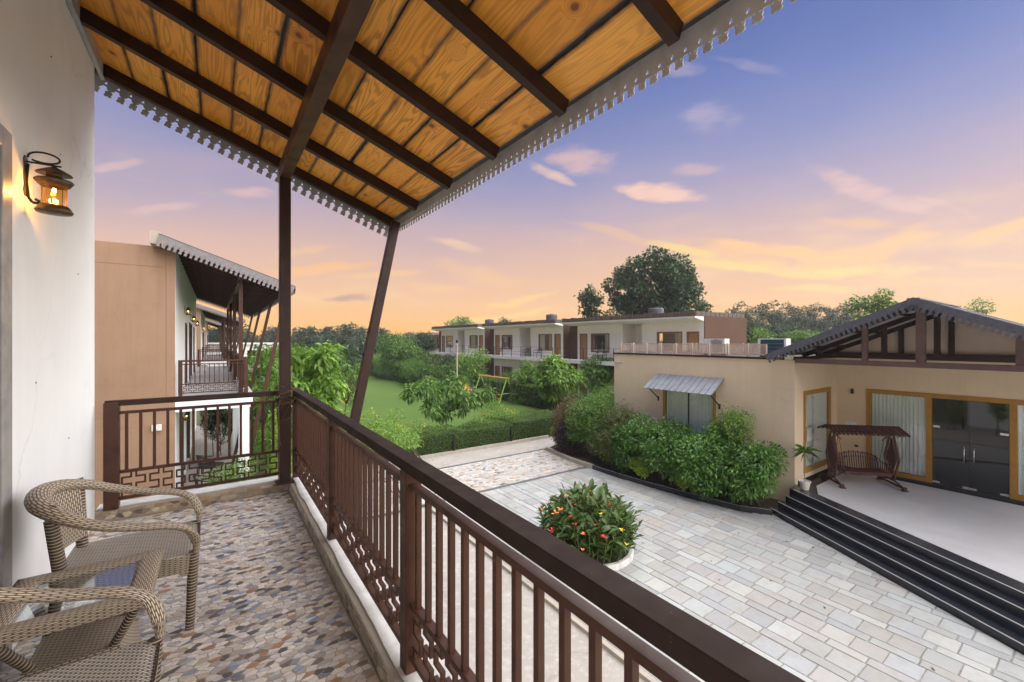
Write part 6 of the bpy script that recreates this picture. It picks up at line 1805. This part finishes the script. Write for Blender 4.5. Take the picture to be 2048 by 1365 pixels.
# golden conifers and shrubs between the wings and below the railing
for (x, y, h, r, lb) in [(2.0, 11.6, 2.85, .42, 'tall golden green conifer just past the end railing, right one'), (1.35, 11.2, 2.35, .36, 'golden green conifer just past the end railing, left one'), (1.55, 13.8, 2.9, .40, 'golden green conifer beside the first white column'), (2.5, 13.4, 2.7, .42, 'golden green conifer behind the corner post')]:
    bl = [((x+random.uniform(-.05, .05), y+random.uniform(-.05, .05), GZ+h*(.12+.84*k/8)), (r*(1-.78*(k/8)**1.4)+.04,)*2+(h*.09,)) for k in range(9)]
    shrub('golden_conifer', (x, y, GZ), bl, lb, 'leaf_lime', .07, 520, .28, 2, .03, hang=-.7, group='golden conifers between the wings', up=.1)
for (x, y, z, r, lb, mt) in [(1.45, 3.7, -2.1, .38, 'bright green bush below the railing, seen between the middle balusters', 'leaf_lime'),
                             (1.35, 5.3, -1.9, .42, 'bright green bush below the far section of the long railing', 'leaf_lime'),
                             (1.3, 7.3, -1.9, .5, 'bright green leafy bush at the foot of the corner post', 'leaf_fresh'),
                             (.5, 9.3, -2.2, .55, 'leafy green bush seen low through the end railing', 'leaf_fresh'),
                             (.1, 21.5, -1.5, .6, 'dark green shrub inside the porch line of the first wing', 'leaf_dark'),
                             (.35, 12.2, -2.1, .62, 'dark green shrub in front of the first wing porch', 'leaf_mid'),
                             (1.65, 1.55, -2.3, .16, 'small sprig of leaves poking up below the nearest railing section', 'leaf_mid')]:
    bl = dome((x, y, z), (r, r, (z-GZ)*.72), 9)
    shrub('garden_shrub', (x, y, GZ), bl, lb, mt, .075, 420 if r > .2 else 200, .45, 4, group='shrubs below the balcony')
# ------------------------------------------------------------------ distant trees
def far_tree(name, c, h, r, label, mat, n, br, L, dens, trunk='bark', tall=False, group=None, base=GZ):
    lo = .35 if tall else .25
    return tree(name, (c[0], c[1], base), (c[0], c[1], base+h*(lo+1)/2), (r, r, h*(1-lo)/2), label, mat, n, br, dens, L, .6, h*.018, trunk, hang=.2, droop=.1, group=group, fork=.35 if not tall else .55)
# big tree behind the nearest villa and its slimmer neighbours
def lump_tree(u0, u1, vt, vb, Y, label, mat, n, br, L, dens, name='poplar_tree', shape=None, k=.8):
    c = at_y((u0+u1)/2, vb, Y); sc_ = (u1-u0)/2*(.5714*c.x+.8206*c.y)/853
    top = at_y((u0+u1)/2, vt, Y).z; bot = at_y((u0+u1)/2, vb, Y).z
    return tree(name, (c.x, c.y, GZ), (c.x, c.y, (top+bot)/2-br*.2), (sc_*k, sc_*k, (top-bot)/2*.92), label, mat, n, br, dens, L, .6, .28, 'bark', hang=.2, droop=.1, fork=.5, cap=70000)
lump_tree(1215, 1398, 497, 662, 32, 'large dark green tree rising behind the nearest villa roof', 'leaf_dark', 160, .80, .40, 17, k=.94)
lump_tree(1335, 1430, 590, 662, 30, 'smaller dark tree on the right flank of the large tree behind the villa', 'leaf_dark', 40, .62, .36, 13)
lump_tree(1160, 1208, 560, 640, 34, 'slim dark poplar left of the large tree', 'leaf_dark', 24, .55, .36, 14)
lump_tree(1190, 1240, 622, 650, 33, 'low dark crown between the slim poplar and the large tree', 'leaf_dark', 10, .7, .36, 10)
lump_tree(1695, 1800, 582, 650, 12, 'green tree beyond the left slope of the gable roof', 'leaf_mid', 26, .55, .26, 26, name='garden_tree')
lump_tree(888, 965, 636, 665, 82, 'green tree crown above the farthest villa roof', 'leaf_mid', 14, 1.3, .5, 8, name='garden_tree')
lump_tree(998, 1035, 634, 660, 60, 'small dark crown above the middle villa roof', 'leaf_dark', 8, .7, .35, 10, name='garden_tree')
lump_tree(1925, 1975, 598, 640, 10, 'thin distant crown just above the right slope of the gable roof', 'leaf_mid', 8, .8, .22, 16, name='garden_tree')
# eucalyptus rows to the right
euc = []
k = 0
for i in range(4):
    h = 12.5; r = 1.5; t = far_tree('eucalyptus_tree', (0, 0), h, r, None, 'leaf_far', 22, .78, .36, 12, 'bark_pale', True, base=0); euc.append(t)
idx = build_index(); first = [True]*4
words = ['first', 'second', 'third', 'fourth', 'fifth', 'sixth', 'seventh', 'eighth', 'ninth', 'tenth', 'eleventh', 'twelfth', 'thirteenth', 'fourteenth', 'fifteenth', 'sixteenth', 'seventeenth', 'eighteenth']
us = [1462, 1478, 1494, 1512, 1528, 1543, 1558, 1575, 1590, 1606, 1622, 1640, 1655, 1670, 1688, 1702]
tops = [622, 610, 618, 620, 611, 608, 622, 612, 618, 622, 616, 614, 618, 622, 612, 618]
for i, (u, vt) in enumerate(zip(us, tops)):
    dd = 92+7*sin(i*2.1); d = Vector(ray(u, 680)); p_ = d*dd; top_z = 1.6+(680-vt+6)/853*dd
    src = euc[i % 4]; c = src if first[i % 4] else copy_tree(src, idx); first[i % 4] = False
    s = (top_z-GZ)/12.6; c.location = (p_.x, p_.y, GZ); c.scale = (s*1.0, s*1.0, s); c.rotation_euler = (0, 0, i*1.7)
    tag(c, f'slender dark eucalyptus, {words[i]} from the left in the row right of the villas', 'tree', 'eucalyptus row on the right')
for i in range(10):
    u = 1475+26*i; d = Vector(ray(u, 680)); p_ = d*(108+5*sin(i)); c = copy_tree(euc[(i+1) % 4], idx); s = 1.02+.05*sin(i*3); c.location = (p_.x, p_.y, GZ); c.scale = (s*1.2, s*1.2, s*.98); c.rotation_euler = (0, 0, i*2.3)
    tag(c, 'eucalyptus of the back row, seen only between trunks of the front row', 'tree', 'eucalyptus back row')
# bushes under them and beside the brown wall
for (u, v, dist_, rx, rz, lb, mt) in [(1455, 655, 36, 2.0, 1.0, 'low green bush against the brown end wall of the nearest villa', 'leaf_dark'), (1540, 668, 48, 3.6, 1.0, 'dark rounded bush mass right of the brown end wall', 'leaf_dark'), (1605, 676, 44, 2.6, .7, 'lighter green bushes in front of the eucalyptus row', 'leaf_mid'), (1498, 674, 40, 1.8, .8, 'green bush just right of the brown end wall', 'leaf_mid')]:
    d = Vector(ray(u, v)); p_ = d*dist_+Vector((0, 0, 1.6)); bl = dome((p_.x, p_.y, p_.z-rz*.4), (rx, rx, rz*1.3), 12)
    shrub('boundary_bush', (p_.x, p_.y, GZ), bl, lb, mt, .20, 40, .6, 4, .05)
# treeline to the left and centre
ft = []
for i in range(3):
    ft.append(far_tree('spreading_tree', (0, 0), 12, 5.2-i*.8, None, 'leaf_far', 26, 1.9-.2*i, .75, 4.5, 'bark', False, base=0))
idx = build_index(); first = [True]*3
line = [(415, 655, 120, 1.2), (455, 640, 118, 1.2), (500, 662, 125, 1), (545, 657, 125, 1), (612, 655, 110, 1.2), (648, 651, 112, .9), (690, 652, 105, 1), (730, 656, 112, .9), (768, 654, 100, .8), (700, 672, 98, 1.6), (635, 672, 95, 1.7), (820, 663, 120, 1), (590, 668, 118, 1.2), (560, 668, 112, 1.3), (745, 668, 96, 1.3), (480, 668, 110, 1.4), (780, 670, 92, 1.2), (670, 664, 120, 1.2)]
for i, (u, vt, dd, wx) in enumerate(line):
    d = Vector(ray(u, 680)); p_ = d*dd; top_z = 1.6+(680-vt)/853*dd; s = (top_z-GZ)/12.2
    src = ft[i % 3]; c = src if first[i % 3] else copy_tree(src, idx); first[i % 3] = False
    c.location = (p_.x, p_.y, GZ); c.scale = (s*wx, s*wx, s); c.rotation_euler = (0, 0, i*1.3)
    where = 'under the far canopies' if u < 500 else 'beside the corner post' if u < 600 else 'left of the slanted post' if u < 745 else 'right of the slanted post'
    tag(c, f'hazy spreading tree on the horizon {where}, {"taller" if vt < 660 else "lower"}, {words[i]} of its line', 'tree', 'distant treeline on the left')
# dense low woodland that reads as one mass behind everything
bl = []
for i in range(64):
    u = 380+22*i; d = Vector(ray(u, 680)); dd = 128+12*sin(i*1.9); p_ = d*dd; hh = 4.2+.9*sin(i*2.7)
    bl.append(((p_.x, p_.y, GZ+hh*.45), (5.5, 5.5, hh*.6)))
for i in range(24):
    u = 560+11*i; d = Vector(ray(u, 680)); p_ = d*(74+5*sin(i*1.3)); bl.append(((p_.x, p_.y, GZ+1.5), (2.6, 2.6, 2.1+.5*sin(i*2.2))))
V, F, T_ = blob_leaves(bl, 3.2, .95, .6, hang=.2, up=.5, cap=60000)
wo = link('woodland', leaf_mesh('woodland', [(V, F, T_)], 'leaf_far')); tag(wo, 'dark band of distant woodland along the horizon', 'woodland', None, 'stuff')
# undergrowth filling the ground between lawn and villas
bl = []
for i in range(26):
    Y = 22+1.45*i; x_ = 20.6+1.2*sin(i*1.7)-(.03*(Y-22)); bl.append(((x_, Y, GZ+.6), (1.0, 1.1, .8+.35*sin(i*2.3))))
for i in range(16):
    Y = 36+1.5*i; bl.append(((18.3+.8*sin(i), Y, GZ+1.5), (1.5, 1.5, 1.3+.3*sin(i*2))))
V, F, T_ = blob_leaves(bl, 75, .17, .45, hang=.3, cap=60000)
wo = link('undergrowth', leaf_mesh('undergrowth', [(V, F, T_)], 'leaf_mid')); tag(wo, 'loose green undergrowth between the lawn and the villas', 'undergrowth', None, 'stuff')
bl = []
for i in range(20): bl.append(((2.3+.5*sin(i*2.1), 15+1.4*i, GZ+.7), (.8, .9, .9+.3*sin(i*1.1))))
V, F, T_ = blob_leaves(bl, 110, .12, .45, hang=.2, cap=60000)
wo = link('undergrowth', leaf_mesh('undergrowth', [(V, F, T_)], 'leaf_fresh')); tag(wo, 'loose light green undergrowth down the left side of the lawn', 'undergrowth', None, 'stuff')

# a few fallen leaves on the courtyard
n = 110; P = np.c_[rng.uniform(5.3, 12.0, n), rng.uniform(-1, 11.6, n), np.full(n, GZ+.024)]
P[:40, 0] = rng.uniform(10.2, 11.8, 40); P[:40, 1] = rng.uniform(5.5, 11.5, 40); a = rng.uniform(0, 6.28, n)
ok = (P[:, 0]-12.8)*.883-(P[:, 1]-5.6)*.47 < -.15; P = P[ok]; a = a[ok]; n = len(P)
V, F, T_ = leaf_arrays(P, np.c_[np.cos(a), np.sin(a), np.zeros(n)], np.c_[rng.normal(0, .1, n), rng.normal(0, .1, n), np.ones(n)], rng.uniform(.05, .10, n), .035, rng.uniform(0, 1, n), -.05)
fl_ = link('fallen_leaves', leaf_mesh('fallen_leaves', [(V, F, T_)], 'leaf_olive')); tag(fl_, 'dry leaves scattered over the courtyard paving near the planter', 'leaves', None, 'stuff')
# thin evening haze
HAZE = True
if HAZE:
    hm = bpy.data.materials.new('haze'); hm.use_nodes = True; H = NT(hm.node_tree); H.n.clear()
    ho = H.add('ShaderNodeOutputMaterial'); pv = H.add('ShaderNodeVolumePrincipled')
    pv.inputs['Color'].default_value = (.80, .82, .88, 1); pv.inputs['Density'].default_value = .0006; pv.inputs['Anisotropy'].default_value = .2
    H.put(ho.inputs['Volume'], pv.outputs[0]); MATS['haze'] = hm
    mb = MB(); mb.box(-60, 200, -60, 200, GZ-1.05, 20); hz = mb.build('haze', 'haze'); hz['kind'] = 'stuff'
